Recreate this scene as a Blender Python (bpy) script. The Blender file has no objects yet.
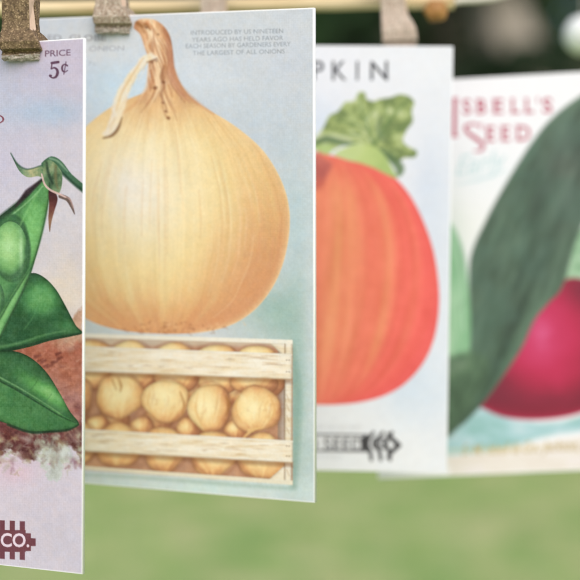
import bpy, bmesh, math, random
import numpy as np
from mathutils import Matrix, Vector, Euler, noise

random.seed(7)
RNG = np.random.default_rng(11)
sc = bpy.context.scene
COL = sc.collection
RAD = math.radians

# ------------------------------------------------------------------ scene helpers
def link(o, parent=None):
    COL.objects.link(o)
    if parent is not None:
        o.parent = parent
    return o

def tag(o, label=None, cat=None, group=None, kind=None):
    if label: o['label'] = label
    if cat: o['category'] = cat
    if group: o['group'] = group
    if kind: o['kind'] = kind
    return o

def empty(name, loc=(0, 0, 0), rot=None):
    o = bpy.data.objects.new(name, None)
    o.empty_display_size = 0.02
    link(o)
    o.location = loc
    if rot is not None:
        o.rotation_euler = rot
    return o

def mesh_obj(name, bm, mat, parent=None, smooth=False):
    me = bpy.data.meshes.new(name)
    bmesh.ops.recalc_face_normals(bm, faces=bm.faces)
    bm.to_mesh(me); bm.free()
    if smooth:
        me.shade_smooth()
    me.materials.append(mat)
    return link(bpy.data.objects.new(name, me), parent)

def raw_obj(name, verts, faces_flat, loop_total, mat, parent=None, cols=None, smooth=False):
    me = bpy.data.meshes.new(name)
    nv, nl, nf = len(verts), len(faces_flat), len(loop_total)
    me.vertices.add(nv); me.loops.add(nl); me.polygons.add(nf)
    me.vertices.foreach_set('co', np.asarray(verts, np.float32).ravel())
    me.loops.foreach_set('vertex_index', np.asarray(faces_flat, np.int32))
    st = np.concatenate([[0], np.cumsum(loop_total)[:-1]]).astype(np.int32)
    me.polygons.foreach_set('loop_start', st)
    if cols is not None:
        a = me.attributes.new('paint', 'FLOAT_COLOR', 'POINT')
        c = np.ones((nv, 4), np.float32); c[:, :3] = cols
        a.data.foreach_set('color', c.ravel())
    me.update(calc_edges=True); me.validate()
    if smooth:
        me.shade_smooth()
    me.materials.append(mat)
    return link(bpy.data.objects.new(name, me), parent)

def lin(c):
    c = np.asarray(c, float) / 255.0
    return np.where(c <= 0.04045, c / 12.92, ((c + 0.055) / 1.055) ** 2.4)

# ------------------------------------------------------------------ materials
def new_mat(name):
    m = bpy.data.materials.new(name); m.use_nodes = True
    nt = m.node_tree
    b = nt.nodes['Principled BSDF']
    return m, nt, b

def N(nt, t, **kw):
    n = nt.nodes.new(t)
    for k, v in kw.items():
        if k in n.inputs: n.inputs[k].default_value = v
        else: setattr(n, k, v)
    return n

def ramp_node(nt, stops):
    r = nt.nodes.new('ShaderNodeValToRGB')
    el = r.color_ramp.elements
    while len(el) < len(stops): el.new(0.5)
    for e, (p, c) in zip(el, stops):
        e.position = p; e.color = (*c, 1)
    return r

def mat_print():
    m, nt, b = new_mat('printed_paper')
    L = nt.links
    at = N(nt, 'ShaderNodeAttribute', attribute_name='paint')
    tc = N(nt, 'ShaderNodeTexCoord')
    n1 = N(nt, 'ShaderNodeTexNoise', Scale=2100.0, Detail=3.0)
    L.new(tc.outputs['Object'], n1.inputs['Vector'])
    mr = N(nt, 'ShaderNodeMapRange'); mr.inputs['To Min'].default_value = 0.925; mr.inputs['To Max'].default_value = 1.075
    L.new(n1.outputs['Fac'], mr.inputs['Value'])
    mx = N(nt, 'ShaderNodeMix', data_type='RGBA', blend_type='MULTIPLY'); mx.inputs['Factor'].default_value = 1
    L.new(at.outputs['Color'], mx.inputs['A']); L.new(mr.outputs['Result'], mx.inputs['B'])
    L.new(mx.outputs['Result'], b.inputs['Base Color'])
    n2 = N(nt, 'ShaderNodeTexNoise', Scale=900.0, Detail=4.0)
    L.new(tc.outputs['Object'], n2.inputs['Vector'])
    bp = N(nt, 'ShaderNodeBump', Strength=0.12, Distance=0.0002)
    L.new(n2.outputs['Fac'], bp.inputs['Height']); L.new(bp.outputs['Normal'], b.inputs['Normal'])
    b.inputs['Roughness'].default_value = 0.62
    b.inputs['Specular IOR Level'].default_value = 0.25
    return m

def mat_noise(name, stops, scale, rough=0.8, bump=0.3, dist=0.0005, detail=6.0, stretch=None, spec=0.3, coord='Object'):
    m, nt, b = new_mat(name)
    L = nt.links
    tc = N(nt, 'ShaderNodeTexCoord')
    src = tc.outputs[coord]
    if stretch:
        mp = N(nt, 'ShaderNodeMapping'); mp.inputs['Scale'].default_value = stretch
        L.new(src, mp.inputs['Vector']); src = mp.outputs['Vector']
    n = N(nt, 'ShaderNodeTexNoise', Scale=scale, Detail=detail, Roughness=0.62)
    L.new(src, n.inputs['Vector'])
    r = ramp_node(nt, stops)
    L.new(n.outputs['Fac'], r.inputs['Fac']); L.new(r.outputs['Color'], b.inputs['Base Color'])
    if bump:
        bp = N(nt, 'ShaderNodeBump', Strength=bump, Distance=dist)
        L.new(n.outputs['Fac'], bp.inputs['Height']); L.new(bp.outputs['Normal'], b.inputs['Normal'])
    b.inputs['Roughness'].default_value = rough
    b.inputs['Specular IOR Level'].default_value = spec
    return m

def mat_pin(name, dark, mid, lite):
    """rough glittered wood: grain plus many small flecks, pale crumbs along the tip"""
    m, nt, b = new_mat(name)
    L = nt.links
    tc = N(nt, 'ShaderNodeTexCoord')
    n = N(nt, 'ShaderNodeTexNoise', Scale=900.0, Detail=7.0, Roughness=0.75)
    L.new(tc.outputs['Object'], n.inputs['Vector'])
    r = ramp_node(nt, [(0.30, dark), (0.5, mid), (0.72, lite)])
    L.new(n.outputs['Fac'], r.inputs['Fac'])
    v = N(nt, 'ShaderNodeTexVoronoi', Scale=3400.0)
    L.new(tc.outputs['Object'], v.inputs['Vector'])
    sep = N(nt, 'ShaderNodeSeparateColor'); L.new(v.outputs['Color'], sep.inputs['Color'])
    fl = ramp_node(nt, [(0.72, (0, 0, 0)), (1.0, (.8, .8, .8))]); L.new(sep.outputs['Red'], fl.inputs['Fac'])
    mx = N(nt, 'ShaderNodeMix', data_type='RGBA')
    L.new(fl.outputs['Color'], mx.inputs['Factor']); L.new(r.outputs['Color'], mx.inputs['A'])
    mx.inputs['B'].default_value = (*[min(0.85, c * 1.35 + 0.04) for c in lite], 1)
    # pale worn tip
    sx = N(nt, 'ShaderNodeSeparateXYZ'); L.new(tc.outputs['Object'], sx.inputs['Vector'])
    add = N(nt, 'ShaderNodeMath', operation='MULTIPLY_ADD'); L.new(n.outputs['Fac'], add.inputs[0])
    add.inputs[1].default_value = 0.0030; L.new(sx.outputs['Z'], add.inputs[2])
    tp = N(nt, 'ShaderNodeMapRange'); L.new(add.outputs[0], tp.inputs['Value'])
    tp.inputs['From Min'].default_value = 0.0026; tp.inputs['From Max'].default_value = 0.0031
    tp.inputs['To Min'].default_value = 0.85; tp.inputs['To Max'].default_value = 0.0
    mx2 = N(nt, 'ShaderNodeMix', data_type='RGBA')
    L.new(tp.outputs['Result'], mx2.inputs['Factor']); L.new(mx.outputs['Result'], mx2.inputs['A'])
    mx2.inputs['B'].default_value = (0.62, 0.58, 0.53, 1)
    v2 = N(nt, 'ShaderNodeTexNoise', Scale=1500.0, Detail=5.0, Roughness=.7, Distortion=.8); L.new(tc.outputs['Object'], v2.inputs['Vector'])
    gp = ramp_node(nt, [(0.36, (.34, .27, .21)), (0.52, (1, 1, 1))]); L.new(v2.outputs['Fac'], gp.inputs['Fac'])
    cr = N(nt, 'ShaderNodeMix', data_type='RGBA', blend_type='MULTIPLY'); cr.inputs['Factor'].default_value = 1
    cr.inputs['A'].default_value = (0.66, 0.60, 0.55, 1); L.new(gp.outputs['Color'], cr.inputs['B']); L.new(cr.outputs['Result'], mx2.inputs['B'])
    L.new(mx2.outputs['Result'], b.inputs['Base Color'])
    mpg = N(nt, 'ShaderNodeMapping'); mpg.inputs['Scale'].default_value = (1, 1, .07); L.new(tc.outputs['Object'], mpg.inputs['Vector'])
    ng = N(nt, 'ShaderNodeTexNoise', Scale=1300.0, Detail=4.0, Roughness=.6); L.new(mpg.outputs['Vector'], ng.inputs['Vector'])
    gr = ramp_node(nt, [(0.34, (.55, .50, .46)), (0.60, (1, 1, 1))]); L.new(ng.outputs['Fac'], gr.inputs['Fac'])
    gm = N(nt, 'ShaderNodeMix', data_type='RGBA', blend_type='MULTIPLY'); gm.inputs['Factor'].default_value = .75
    L.new(mx2.outputs['Result'], gm.inputs['A']); L.new(gr.outputs['Color'], gm.inputs['B']); L.new(gm.outputs['Result'], b.inputs['Base Color'])
    bp = N(nt, 'ShaderNodeBump', Strength=0.8, Distance=0.0006)
    ad2 = N(nt, 'ShaderNodeMath', operation='ADD'); L.new(n.outputs['Fac'], ad2.inputs[0]); L.new(sep.outputs['Red'], ad2.inputs[1])
    L.new(ad2.outputs[0], bp.inputs['Height']); L.new(bp.outputs['Normal'], b.inputs['Normal'])
    b.inputs['Roughness'].default_value = 0.55
    return m

M_PRINT = mat_print()
M_PIN = mat_pin('glittered_brown_wood', (0.045, 0.026, 0.012), (0.19, 0.12, 0.062), (0.42, 0.30, 0.17))
M_PIN_MID = mat_pin('glittered_tan_wood', (0.22, 0.15, 0.10), (0.48, 0.37, 0.28), (0.68, 0.57, 0.48))
M_PIN_PALE = mat_pin('pale_pink_wood', (0.44, 0.32, 0.25), (0.60, 0.47, 0.39), (0.74, 0.61, 0.53))
M_PINWOOD = mat_noise('bare_pink_wood', [(0.3, (0.50, 0.33, 0.24)), (0.7, (0.70, 0.52, 0.42))], 300, stretch=(1, 1, 0.15), bump=0.15)
M_STEEL = mat_noise('dull_spring_steel', [(0.3, (0.25, 0.24, 0.22)), (0.7, (0.45, 0.44, 0.42))], 400, rough=0.35, bump=0.05)
M_STEEL.node_tree.nodes['Principled BSDF'].inputs['Metallic'].default_value = 1.0
M_STICK = mat_noise('bamboo_skin', [(0.3, (0.30, 0.20, 0.09)), (0.48, (0.58, 0.44, 0.25)), (0.7, (0.76, 0.64, 0.42))], 260, stretch=(0.06, 1, 1), bump=0.5, rough=0.5)
M_KNOT = mat_noise('amber_wood_knot', [(0.3, (0.26, 0.12, 0.035)), (0.7, (0.46, 0.25, 0.09))], 260, bump=0.3, rough=0.5)
M_TWINE = mat_noise('pale_twine', [(0.3, (0.50, 0.46, 0.40)), (0.7, (0.72, 0.68, 0.60))], 900, bump=0.6, rough=0.9)
M_BALL = mat_noise('highlight_white', [(0.3, (0.70, 0.72, 0.72)), (0.7, (0.82, 0.83, 0.83))], 700, bump=0.5, rough=0.9)

M_BALL.node_tree.nodes['Principled BSDF'].inputs['Subsurface Weight'].default_value = 1.0  # even scattering flattens the shading so the ball reads as a blurred highlight
M_BALL.node_tree.nodes['Principled BSDF'].inputs['Subsurface Radius'].default_value = (1, 1, 1)
M_BALL.node_tree.nodes['Principled BSDF'].inputs['Subsurface Scale'].default_value = .006

# ------------------------------------------------------------------ drawing on the cards
def hash2(ix, iy, seed):
    h = (ix.astype(np.int64) * 374761393 + iy.astype(np.int64) * 668265263 + seed * 982451653) & 0xffffffff
    h = ((h ^ (h >> 13)) * 1274126177) & 0xffffffff
    h = (h ^ (h >> 16)) & 0xffff
    return h / 65535.0

def vnoise(x, y, seed=0):
    ix, iy = np.floor(x), np.floor(y)
    fx, fy = x - ix, y - iy
    fx = fx * fx * (3 - 2 * fx); fy = fy * fy * (3 - 2 * fy)
    a, b = hash2(ix, iy, seed), hash2(ix + 1, iy, seed)
    c, d = hash2(ix, iy + 1, seed), hash2(ix + 1, iy + 1, seed)
    return (a * (1 - fx) + b * fx) * (1 - fy) + (c * (1 - fx) + d * fx) * fy

def fbm(x, y, seed=0, oct=4):
    s, a, t = 0, 1.0, 0
    for k in range(oct):
        s = s + a * vnoise(x * 2 ** k, y * 2 ** k, seed + k * 17); t += a; a *= 0.55
    return s / t - 0.5          # about -0.5 .. 0.5

def ramp(t, stops):
    p = [s[0] for s in stops]
    return np.stack([np.interp(t, p, [s[1][k] for s in stops]) for k in range(3)], -1)

def smooth(a, b, x):
    t = np.clip((x - a) / (b - a), 0, 1)
    return t * t * (3 - 2 * t)

def curve(pts, n=7, closed=True):
    """Catmull-Rom through the points"""
    P = np.array(pts, float); m = len(P); out = []
    rng = range(m if closed else m - 1)
    for i in rng:
        if closed:
            p0, p1, p2, p3 = P[i - 1], P[i], P[(i + 1) % m], P[(i + 2) % m]
        else:
            p0, p1, p2, p3 = P[max(i - 1, 0)], P[i], P[i + 1], P[min(i + 2, m - 1)]
        for k in range(n):
            t = k / n
            out.append(0.5 * ((2 * p1) + (p2 - p0) * t + (2 * p0 - 5 * p1 + 4 * p2 - p3) * t * t + (3 * p1 - p0 - 3 * p2 + p3) * t ** 3))
    if not closed: out.append(P[-1])
    return np.array(out)

class Art:
    """a picture drawn over the vertices of one card; the drawing grid of the artwork is fixed by its four corners"""
    def __init__(self, W, H, corners, step, base):
        self.W, self.H = W, H
        nx, ny = int(W / step) + 1, int(H / step) + 1
        self.nx, self.ny = nx, ny
        u, v = np.meshgrid(np.linspace(0, 1, nx), np.linspace(0, 1, ny))
        A, B = [], []
        for (uu, vv), (X, Y) in zip(((0, 0), (1, 0), (0, 1), (1, 1)), corners):
            A += [[uu, vv, 1, 0, 0, 0, -X * uu, -X * vv], [0, 0, 0, uu, vv, 1, -Y * uu, -Y * vv]]; B += [X, Y]
        h = np.linalg.solve(np.array(A), np.array(B))
        d = h[6] * u + h[7] * v + 1
        self.x = ((h[0] * u + h[1] * v + h[2]) / d); self.y = ((h[3] * u + h[4] * v + h[5]) / d)
        self.u, self.v = u, v
        self.px = abs(self.x[0, 1] - self.x[0, 0])
        self.c = np.empty((ny, nx, 3)); self.c[:] = base
        self.id = np.zeros((ny, nx), np.int16)
    def box(self, x0, y0, x1, y1, pad=3):
        m = (self.x > x0 - pad) & (self.x < x1 + pad) & (self.y > y0 - pad) & (self.y < y1 + pad)
        return np.nonzero(m)
    def put(self, ix, mask, col, a=1.0, id=None):
        m = np.clip(mask * a, 0, 1)[..., None]
        self.c[ix] = self.c[ix] * (1 - m) + np.asarray(col, float) * m
        if id is not None:
            cur = self.id[ix]; cur[mask > 0.5] = id; self.id[ix] = cur
    def poly(self, pts, soft=None, pad=3):
        """-> indices, mask, signed distance (inside positive)"""
        P = np.array(pts, float)
        ix = self.box(P[:, 0].min(), P[:, 1].min(), P[:, 0].max(), P[:, 1].max(), pad)
        x, y = self.x[ix], self.y[ix]
        d2 = np.full(x.shape, 1e9); ins = np.zeros(x.shape, bool)
        for (ax, ay), (bx, by) in zip(P, np.roll(P, -1, 0)):
            dx, dy = bx - ax, by - ay
            L = dx * dx + dy * dy
            if L < 1e-12: continue
            t = np.clip(((x - ax) * dx + (y - ay) * dy) / L, 0, 1)
            d2 = np.minimum(d2, (x - ax - t * dx) ** 2 + (y - ay - t * dy) ** 2)
            if ay != by:
                cr = (ay > y) != (by > y)
                ins ^= cr & (x < ax + (y - ay) * dx / dy)
        d = np.sqrt(d2) * np.where(ins, 1, -1)
        return ix, np.clip(0.5 + d / (soft or self.px * 1.2), 0, 1), d
    def fill(self, pts, col, a=1.0, id=None, soft=None, cr=True, rough=0.0, rs=.14):
        ix, m, d = self.poly(curve(pts) if cr else pts, soft, 3 + rough)
        if rough:
            d = d + (fbm(self.x[ix] * rs, self.y[ix] * rs, 91, 4)) * 2.6 * rough
            m = np.clip(.5 + d / (soft or self.px * 1.2), 0, 1)
        if callable(a): a = a(self.x[ix], self.y[ix])
        self.put(ix, m, col(self.x[ix], self.y[ix], d) if callable(col) else col, a, id)
    def stroke(self, pts, wid, col, a=1.0, id=None, soft=None, cr=True):
        P = curve(pts, 5, False) if cr and len(pts) > 2 else np.array(pts, float)
        w = np.atleast_1d(np.asarray(wid, float))
        R = np.interp(np.linspace(0, 1, len(P)), np.linspace(0, 1, len(w)) if len(w) > 1 else [0], w) / 2
        mx = R.max()
        ix = self.box(P[:, 0].min() - mx, P[:, 1].min() - mx, P[:, 0].max() + mx, P[:, 1].max() + mx)
        x, y = self.x[ix], self.y[ix]
        best = np.full(x.shape, -1e9)
        for k in range(len(P) - 1):
            (ax, ay), (bx, by) = P[k], P[k + 1]
            dx, dy = bx - ax, by - ay; L = dx * dx + dy * dy + 1e-12
            t = np.clip(((x - ax) * dx + (y - ay) * dy) / L, 0, 1)
            best = np.maximum(best, R[k] + (R[k + 1] - R[k]) * t - np.hypot(x - ax - t * dx, y - ay - t * dy))
        m = np.clip(0.5 + best / (soft or self.px * 1.2), 0, 1)
        self.put(ix, m, col, a, id)
    def text(self, s, x0, y0, x1, y1, col, a=1.0, id=None, slope=0.0, shear=0.0, bold=0.0, flat=False):
        """fit a line of type in a box (y0 = cap top, y1 = baseline)"""
        T = glyph_tris(s, bold, shear)
        mn, mxx = T.reshape(-1, 2).min(0), T.reshape(-1, 2).max(0)
        capT = glyph_cap()
        X = x0 + (T[..., 0] - mn[0]) / (mxx[0] - mn[0]) * (x1 - x0)
        Y = y1 - T[..., 1] / capT * (y1 - y0) + (X - x0) * slope
        S = 3
        # sub-sampled coverage on the vertices around the text
        m0 = (self.x > X.min() - 2) & (self.x < X.max() + 2) & (self.y > Y.min() - 2) & (self.y < Y.max() + 2)
        r, c = np.nonzero(m0)
        if len(r) == 0: return
        r0, r1, c0, c1 = max(r.min() - 1, 0), min(r.max() + 1, self.ny - 1), max(c.min() - 1, 0), min(c.max() + 1, self.nx - 1)
        sx, sy = self.x[r0:r1 + 1, c0:c1 + 1], self.y[r0:r1 + 1, c0:c1 + 1]
        gx = np.gradient(sx, axis=1); gy = np.gradient(sy, axis=0); gxy = np.gradient(sx, axis=0); gyx = np.gradient(sy, axis=1)
        cov = np.zeros(sx.shape)
        bx0, bx1, by0, by1 = X.min(1), X.max(1), Y.min(1), Y.max(1)
        h_, w_ = sx.shape
        for i in range(S):
            for j in range(S):
                oi, oj = (i - 1) / S, (j - 1) / S
                qx = sx + gx * oj + gxy * oi; qy = sy + gy * oi + gyx * oj
                hit = np.zeros(sx.shape, bool)
                xr, yc = qx[h_ // 2], qy[:, w_ // 2]
                for k in range(len(X)):
                    ca = np.searchsorted(xr, bx0[k]) - 8; cb = np.searchsorted(xr, bx1[k]) + 8
                    ra = np.searchsorted(yc, by0[k]) - 14; rb = np.searchsorted(yc, by1[k]) + 14
                    ca, ra = max(ca, 0), max(ra, 0)
                    if cb <= ca or rb <= ra: continue
                    px, py = qx[ra:rb, ca:cb], qy[ra:rb, ca:cb]
                    if px.size == 0: continue
                    (ax, bx, cx), (ay, by, cy) = X[k], Y[k]
                    e0 = (bx - ax) * (py - ay) - (by - ay) * (px - ax)
                    e1 = (cx - bx) * (py - by) - (cy - by) * (px - bx)
                    e2 = (ax - cx) * (py - cy) - (ay - cy) * (px - cx)
                    hit[ra:rb, ca:cb] |= ((e0 >= 0) & (e1 >= 0) & (e2 >= 0)) | ((e0 <= 0) & (e1 <= 0) & (e2 <= 0))
                cov += hit
        cov /= S * S
        g = np.mgrid[r0:r1 + 1, c0:c1 + 1]
        self.put((g[0], g[1]), cov, col, a, id)
    def mark(self, x0, y0, x1, y1, id):
        """give everything printed in a box to one print (a block of type)"""
        ix = self.box(x0, y0, x1, y1, 0)
        self.id[ix] = id

def print_grain(A, weave=3.0, mottle=5.0, speck=5.0, seed=70):
    """what old litho printing leaves: a fine screen, blotchy ink, specks"""
    x, y = A.x, A.y
    k = fbm(x * .05, y * .05, seed, 3)
    w = (np.sin(x * 2 * np.pi / 2.3) + np.sin(y * 2 * np.pi / 2.3)) * .5 * weave * (1 + 1.5 * k)
    m = fbm(x * .11, y * .11, seed + 3, 4) * 2 * mottle
    sp = fbm(x * .75, y * .75, seed + 6, 2) * 2 * speck
    h = fbm(x * .2 + 40, y * .2, seed + 8, 3) * 2 * mottle
    A.c += (w + m + sp)[..., None] + h[..., None] * np.array([.6, 0, -.7])

_gc = {}
def glyph_tris(s, bold=0.0, shear=0.0):
    key = (s, bold, shear)
    if key in _gc: return _gc[key]
    cu = bpy.data.curves.new('type', 'FONT'); cu.body = s; cu.size = 1; cu.resolution_u = 3; cu.offset = bold; cu.shear = shear
    ob = bpy.data.objects.new('type', cu); COL.objects.link(ob)
    dg = bpy.context.evaluated_depsgraph_get(); dg.update()
    ev = ob.evaluated_get(dg); me = ev.to_mesh(); me.calc_loop_triangles()
    co = np.array([v.co[:2] for v in me.vertices])
    T = np.array([[co[i] for i in t.vertices] for t in me.loop_triangles])
    ev.to_mesh_clear(); bpy.data.objects.remove(ob); bpy.data.curves.remove(cu)
    _gc[key] = T
    return T
def glyph_cap():
    return glyph_tris('H').reshape(-1, 2)[:, 1].max()

# ---- the four drawings -------------------------------------------------------------
WID, HGT = 0.0827, 0.130

def wash(A, patches, amp=6, seed=3, sc_=0.02):
    """watery background: soft spots of colour plus slow mottling"""
    x, y = A.x, A.y
    for (cx, cy, rx, ry, col, a) in patches:
        w = np.exp(-(((x - cx) / rx) ** 2 + ((y - cy) / ry) ** 2)) * a
        w = np.clip(w * (1 + 0.9 * fbm(x * 0.035, y * 0.035, seed + int(cx)) ), 0, 1)[..., None]
        A.c[:] = A.c * (1 - w) + np.array(col, float) * w
    n = fbm(x * sc_, y * sc_ * 1.4, seed)
    A.c += n[..., None] * np.array([amp, amp, amp * 0.8])
    A.c += (fbm(x * 0.25, y * 0.25, seed + 5)[..., None]) * 5

def edge_white(A, w=0.0040, col=(252, 251, 249), bottom=True):
    e = np.minimum(np.minimum(A.u, 1 - A.u) * A.W, np.minimum(A.v, 1 - A.v) * A.H) / A.W
    m = np.clip((w - e) / 0.0018 + 0.5, 0, 1)[..., None]
    A.c[:] = A.c * (1 - m) + np.array(col, float) * m

def draw_peas():
    A = Art(WID, HGT, [(-181.5, 55.6), (84.0, 37.9), (-181.1, 545.3), (82.5, 574.5)], 0.000155, (211, 203, 210))
    wash(A, [(55, 60, 60, 40, (203, 190, 205), .8), (45, 112, 55, 14, (176, 197, 214), .75), (0, 95, 60, 35, (192, 198, 216), .6),
             (5, 160, 40, 30, (208, 196, 212), .6), (66, 230, 40, 70, (212, 206, 206), .7), (66, 290, 30, 45, (226, 210, 188), .85),
             (20, 510, 120, 50, (219, 206, 211), .8), (12, 470, 26, 16, (221, 190, 200), .8), (60, 540, 50, 40, (209, 201, 207), .7),
             (-90, 200, 90, 140, (200, 205, 215), .7)], 7, 31)
    # soil
    def soil(x, y, d):
        n = fbm(x * .09, y * .09, 5); n2 = fbm(x * .3, y * .3, 8)
        base = ramp(y + n * 40, [(330, (196, 150, 128)), (352, (172, 98, 80)), (375, (176, 110, 92)), (405, (182, 126, 118)), (425, (122, 66, 66)), (450, (104, 56, 58)), (475, (150, 110, 96))])
        base = base + (n2 * 46)[:, None] * np.array([1, .85, .8])
        return base
    A.fill([(-190, 345), (-60, 338), (20, 342), (60, 335), (74, 318), (83, 308), (84.5, 312), (84.5, 455), (74, 452), (66, 446), (58, 452), (48, 447), (38, 455), (28, 462), (14, 452), (2, 455), (-20, 450), (-60, 458), (-190, 450)], soil, 1, 4, soft=4, rough=5)
    for k in range(26):
        x0 = random.uniform(18, 80); y0 = random.uniform(352, 414)
        A.stroke([(x0, y0), (x0 + random.uniform(2, 7), y0 + random.uniform(-3, 2))], [2.2, .6], random.choice([(112, 52, 48), (206, 150, 134), (134, 70, 62), (196, 132, 112)]), .6, soft=1.6)
    for x0, y0, l in ((55, 362, 4), (59, 353.5, 3), (60.5, 358, 3), (50, 366, 4), (44, 361, 3), (38, 356, 4)):
        A.stroke([(x0 - l * .6, y0 + 1), (x0 + l * .6, y0 - .6)], [3.4, 2], (104, 48, 46), .6, soft=2.2, cr=False)
    for k in range(60):
        x0 = random.uniform(20, 83); y0 = random.uniform(342, 440); q = random.uniform(2, 6)
        A.stroke([(x0 - q, y0 + random.uniform(-2, 2)), (x0 + q, y0)], [q * .6, q], random.choice([(150, 86, 74), (196, 138, 122), (178, 104, 88), (170, 120, 116)]), .3, soft=q)
    # crumbly lower edge of the soil: beige, olive and maroon dabs thinning out downwards
    for k in range(230):
        x0 = random.uniform(-60, 84); f = random.random(); y0 = 424 + f * 42 + 8 * math.sin(x0 * .12)
        q = random.uniform(1.5, 7) * (1.1 - f * .5)
        col = random.choice([(206, 194, 170), (190, 182, 160), (172, 146, 110), (122, 66, 68), (104, 54, 58), (212, 200, 190), (180, 170, 150)] if f > .25 else [(122, 66, 68), (104, 54, 58), (150, 96, 90), (172, 140, 108), (196, 178, 150)])
        A.stroke([(x0, y0), (x0 + random.uniform(-5, 5), y0 + random.uniform(-3, 4)), (x0 + random.uniform(-6, 6), y0 + random.uniform(0, 6))], [q * .5, q, q * .4], col, random.uniform(.25, .6), soft=q * .7, id=4 if f < .6 else None)
    A.fill([(36, 446), (50, 441), (70, 444), (76, 454), (68, 468), (56, 480), (48, 470), (40, 460)], lambda x, y, d: np.array((184, 178, 162)) + (fbm(x * .15, y * .15, 4) * 60)[:, None], .6, 4, soft=8, rough=9)
    for k in range(40):
        x0 = random.uniform(-6, 83); y0 = random.uniform(418, 440)
        A.stroke([(x0, y0), (x0 + random.uniform(-6, 6), y0 + random.uniform(1, 7))], [3, 1], random.choice([(92, 46, 50), (84, 42, 46), (140, 84, 80)]), .5, soft=2.5)
    # upper leaf
    def leaf1(x, y, d):
        n = fbm(x * .05, y * .05, 2)
        t = np.exp(-(((x - 42) / 17) ** 2 + ((y - 298) / 17) ** 2)) + .35 * np.exp(-(((x - 66) / 14) ** 2 + ((y - 326) / 8) ** 2))
        c = ramp(t + n * .35, [(-.2, (44, 82, 52)), (.15, (56, 104, 62)), (.6, (84, 146, 82)), (1.1, (104, 166, 96))])
        return c * (1 - .35 * np.exp(-np.clip(d, 0, 50) / 1.6))[:, None] + (fbm(x * .35, y * .35, 9) * 16)[:, None]
    A.fill([(22, 282), (32, 273), (44, 277), (56, 289), (66, 306), (76, 325), (83, 333), (72, 336.5), (50, 341), (28, 347.5), (0, 353), (-40, 362), (-60, 340), (-10, 330)], leaf1, 1, 3)
    A.stroke([(-20, 357), (10, 350), (30, 345), (55, 338), (80, 333.5)], [2.4, 3, 2.2, 1.4], (40, 72, 46), .9, soft=1.2)
    A.stroke([(-5, 348), (20, 343), (45, 335), (66, 331)], [3.2, 2.6, 1], (98, 148, 92), .65, soft=2.2)
    A.stroke([(24, 330), (36, 312), (44, 285)], [1.2, .6], (96, 150, 92), .5, soft=1.6)
    A.stroke([(10, 334), (24, 330), (52, 325)], [1.2, .6], (50, 88, 56), .5, soft=1.6)
    # lower leaf
    def leaf2(x, y, d):
        n = fbm(x * .05, y * .05, 12)
        mid = 377 + (x + 5) * .56
        s = np.exp(-((y - mid + 14) / 9.) ** 2) * np.exp(-((x - 48) / 26.) ** 2)
        c = ramp(s * 1.1 + n * .35 + .25 * (y > mid), [(-.2, (52, 90, 58)), (.2, (70, 122, 70)), (.7, (96, 160, 84)), (1.2, (126, 182, 106))])
        return c * (1 - .38 * np.exp(-np.clip(d, 0, 50) / 1.6))[:, None] + (fbm(x * .35, y * .35, 19) * 16)[:, None]
    A.fill([(-40, 352), (0, 351), (18, 352), (34, 360), (48, 374), (60, 393), (70, 411), (79.5, 424.5), (68, 430), (52, 431.5), (30, 432), (10, 425), (-20, 412), (-60, 380)], leaf2, 1, 3)
    A.stroke([(-10, 376), (15, 389), (40, 404), (60, 416), (76, 423)], [2, 1.8, 1.6, 1.2, .8], (44, 78, 50), .9, soft=1.3)
    A.stroke([(-10, 372.5), (15, 385.5), (40, 400.5), (60, 413.5)], [1.8, 1.2, .7], (140, 186, 122), .6, soft=1.6)
    for a_, b_ in (((8, 385), (22, 371)), ((24, 394), (38, 380)), ((40, 404), (52, 394)), ((14, 389), (12, 408)), ((30, 398), (30, 418)), ((46, 408), (48, 424))):
        A.stroke([a_, ((a_[0] + b_[0]) / 2 + 1.5, (a_[1] + b_[1]) / 2 + 1), b_], [1.1, .5], (62, 106, 64), .5, soft=1.6)
    A.stroke([(79, 425), (68, 430.5), (50, 432), (30, 432.5), (8, 425)], [1, 2, 2.2, 2], (36, 58, 40), .8, soft=1.6)
    # back shell of the pod, then the front flap and the peas
    def pod(x, y, d):
        n = fbm(x * .07, y * .04, 22)
        t = smooth(0, 1, (x - (y - 180) * -.52 - 14) / 60)
        c = ramp(t * .55 + n * .4 + .35 * np.exp(-(((x - 32) / 9) ** 2 + ((y - 222) / 26) ** 2)), [(-.2, (58, 96, 60)), (.15, (76, 130, 76)), (.45, (104, 168, 92)), (.8, (122, 186, 104))])
        return c * (1 - .42 * np.exp(-np.clip(d, 0, 50) / 1.8))[:, None] + (fbm(x * .4, y * .4, 29) * 16)[:, None]
    A.fill([(47, 176), (50.5, 184), (49, 200), (45, 222), (40, 243), (34, 264), (29, 278), (21, 296), (10, 318), (0, 338), (-30, 380), (-110, 420), (-160, 400), (-120, 320), (-50, 250), (0, 216), (22, 198), (36, 184)], pod, 1, 1)
    A.stroke([(-50, 254), (-10, 226), (8, 212), (24, 198), (42, 179)], [6, 6, 5.5, 4, 2], (48, 70, 50), .85, soft=2.4, id=1)
    A.stroke([(16, 206), (28, 192), (42, 180)], [1, 6, 1.5], (62, 44, 50), .9, soft=2.2, id=1)
    A.stroke([(-6, 230), (12, 215), (30, 200), (43, 186)], [1.4, 1.4, 1], (142, 188, 128), .75, soft=1.5)
    def hollow(x, y, d):
        return ramp(d + fbm(x * .1, y * .1, 6) * 4, [(0, (58, 96, 62)), (6, (72, 122, 74)), (14, (92, 146, 86))])
    A.fill([(-60, 270), (-8, 226), (10, 214), (24, 222), (30, 244), (30, 264), (25, 281), (12, 300), (-4, 326), (-60, 380), (-110, 380)], hollow, .9, 1, soft=3)
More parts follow.
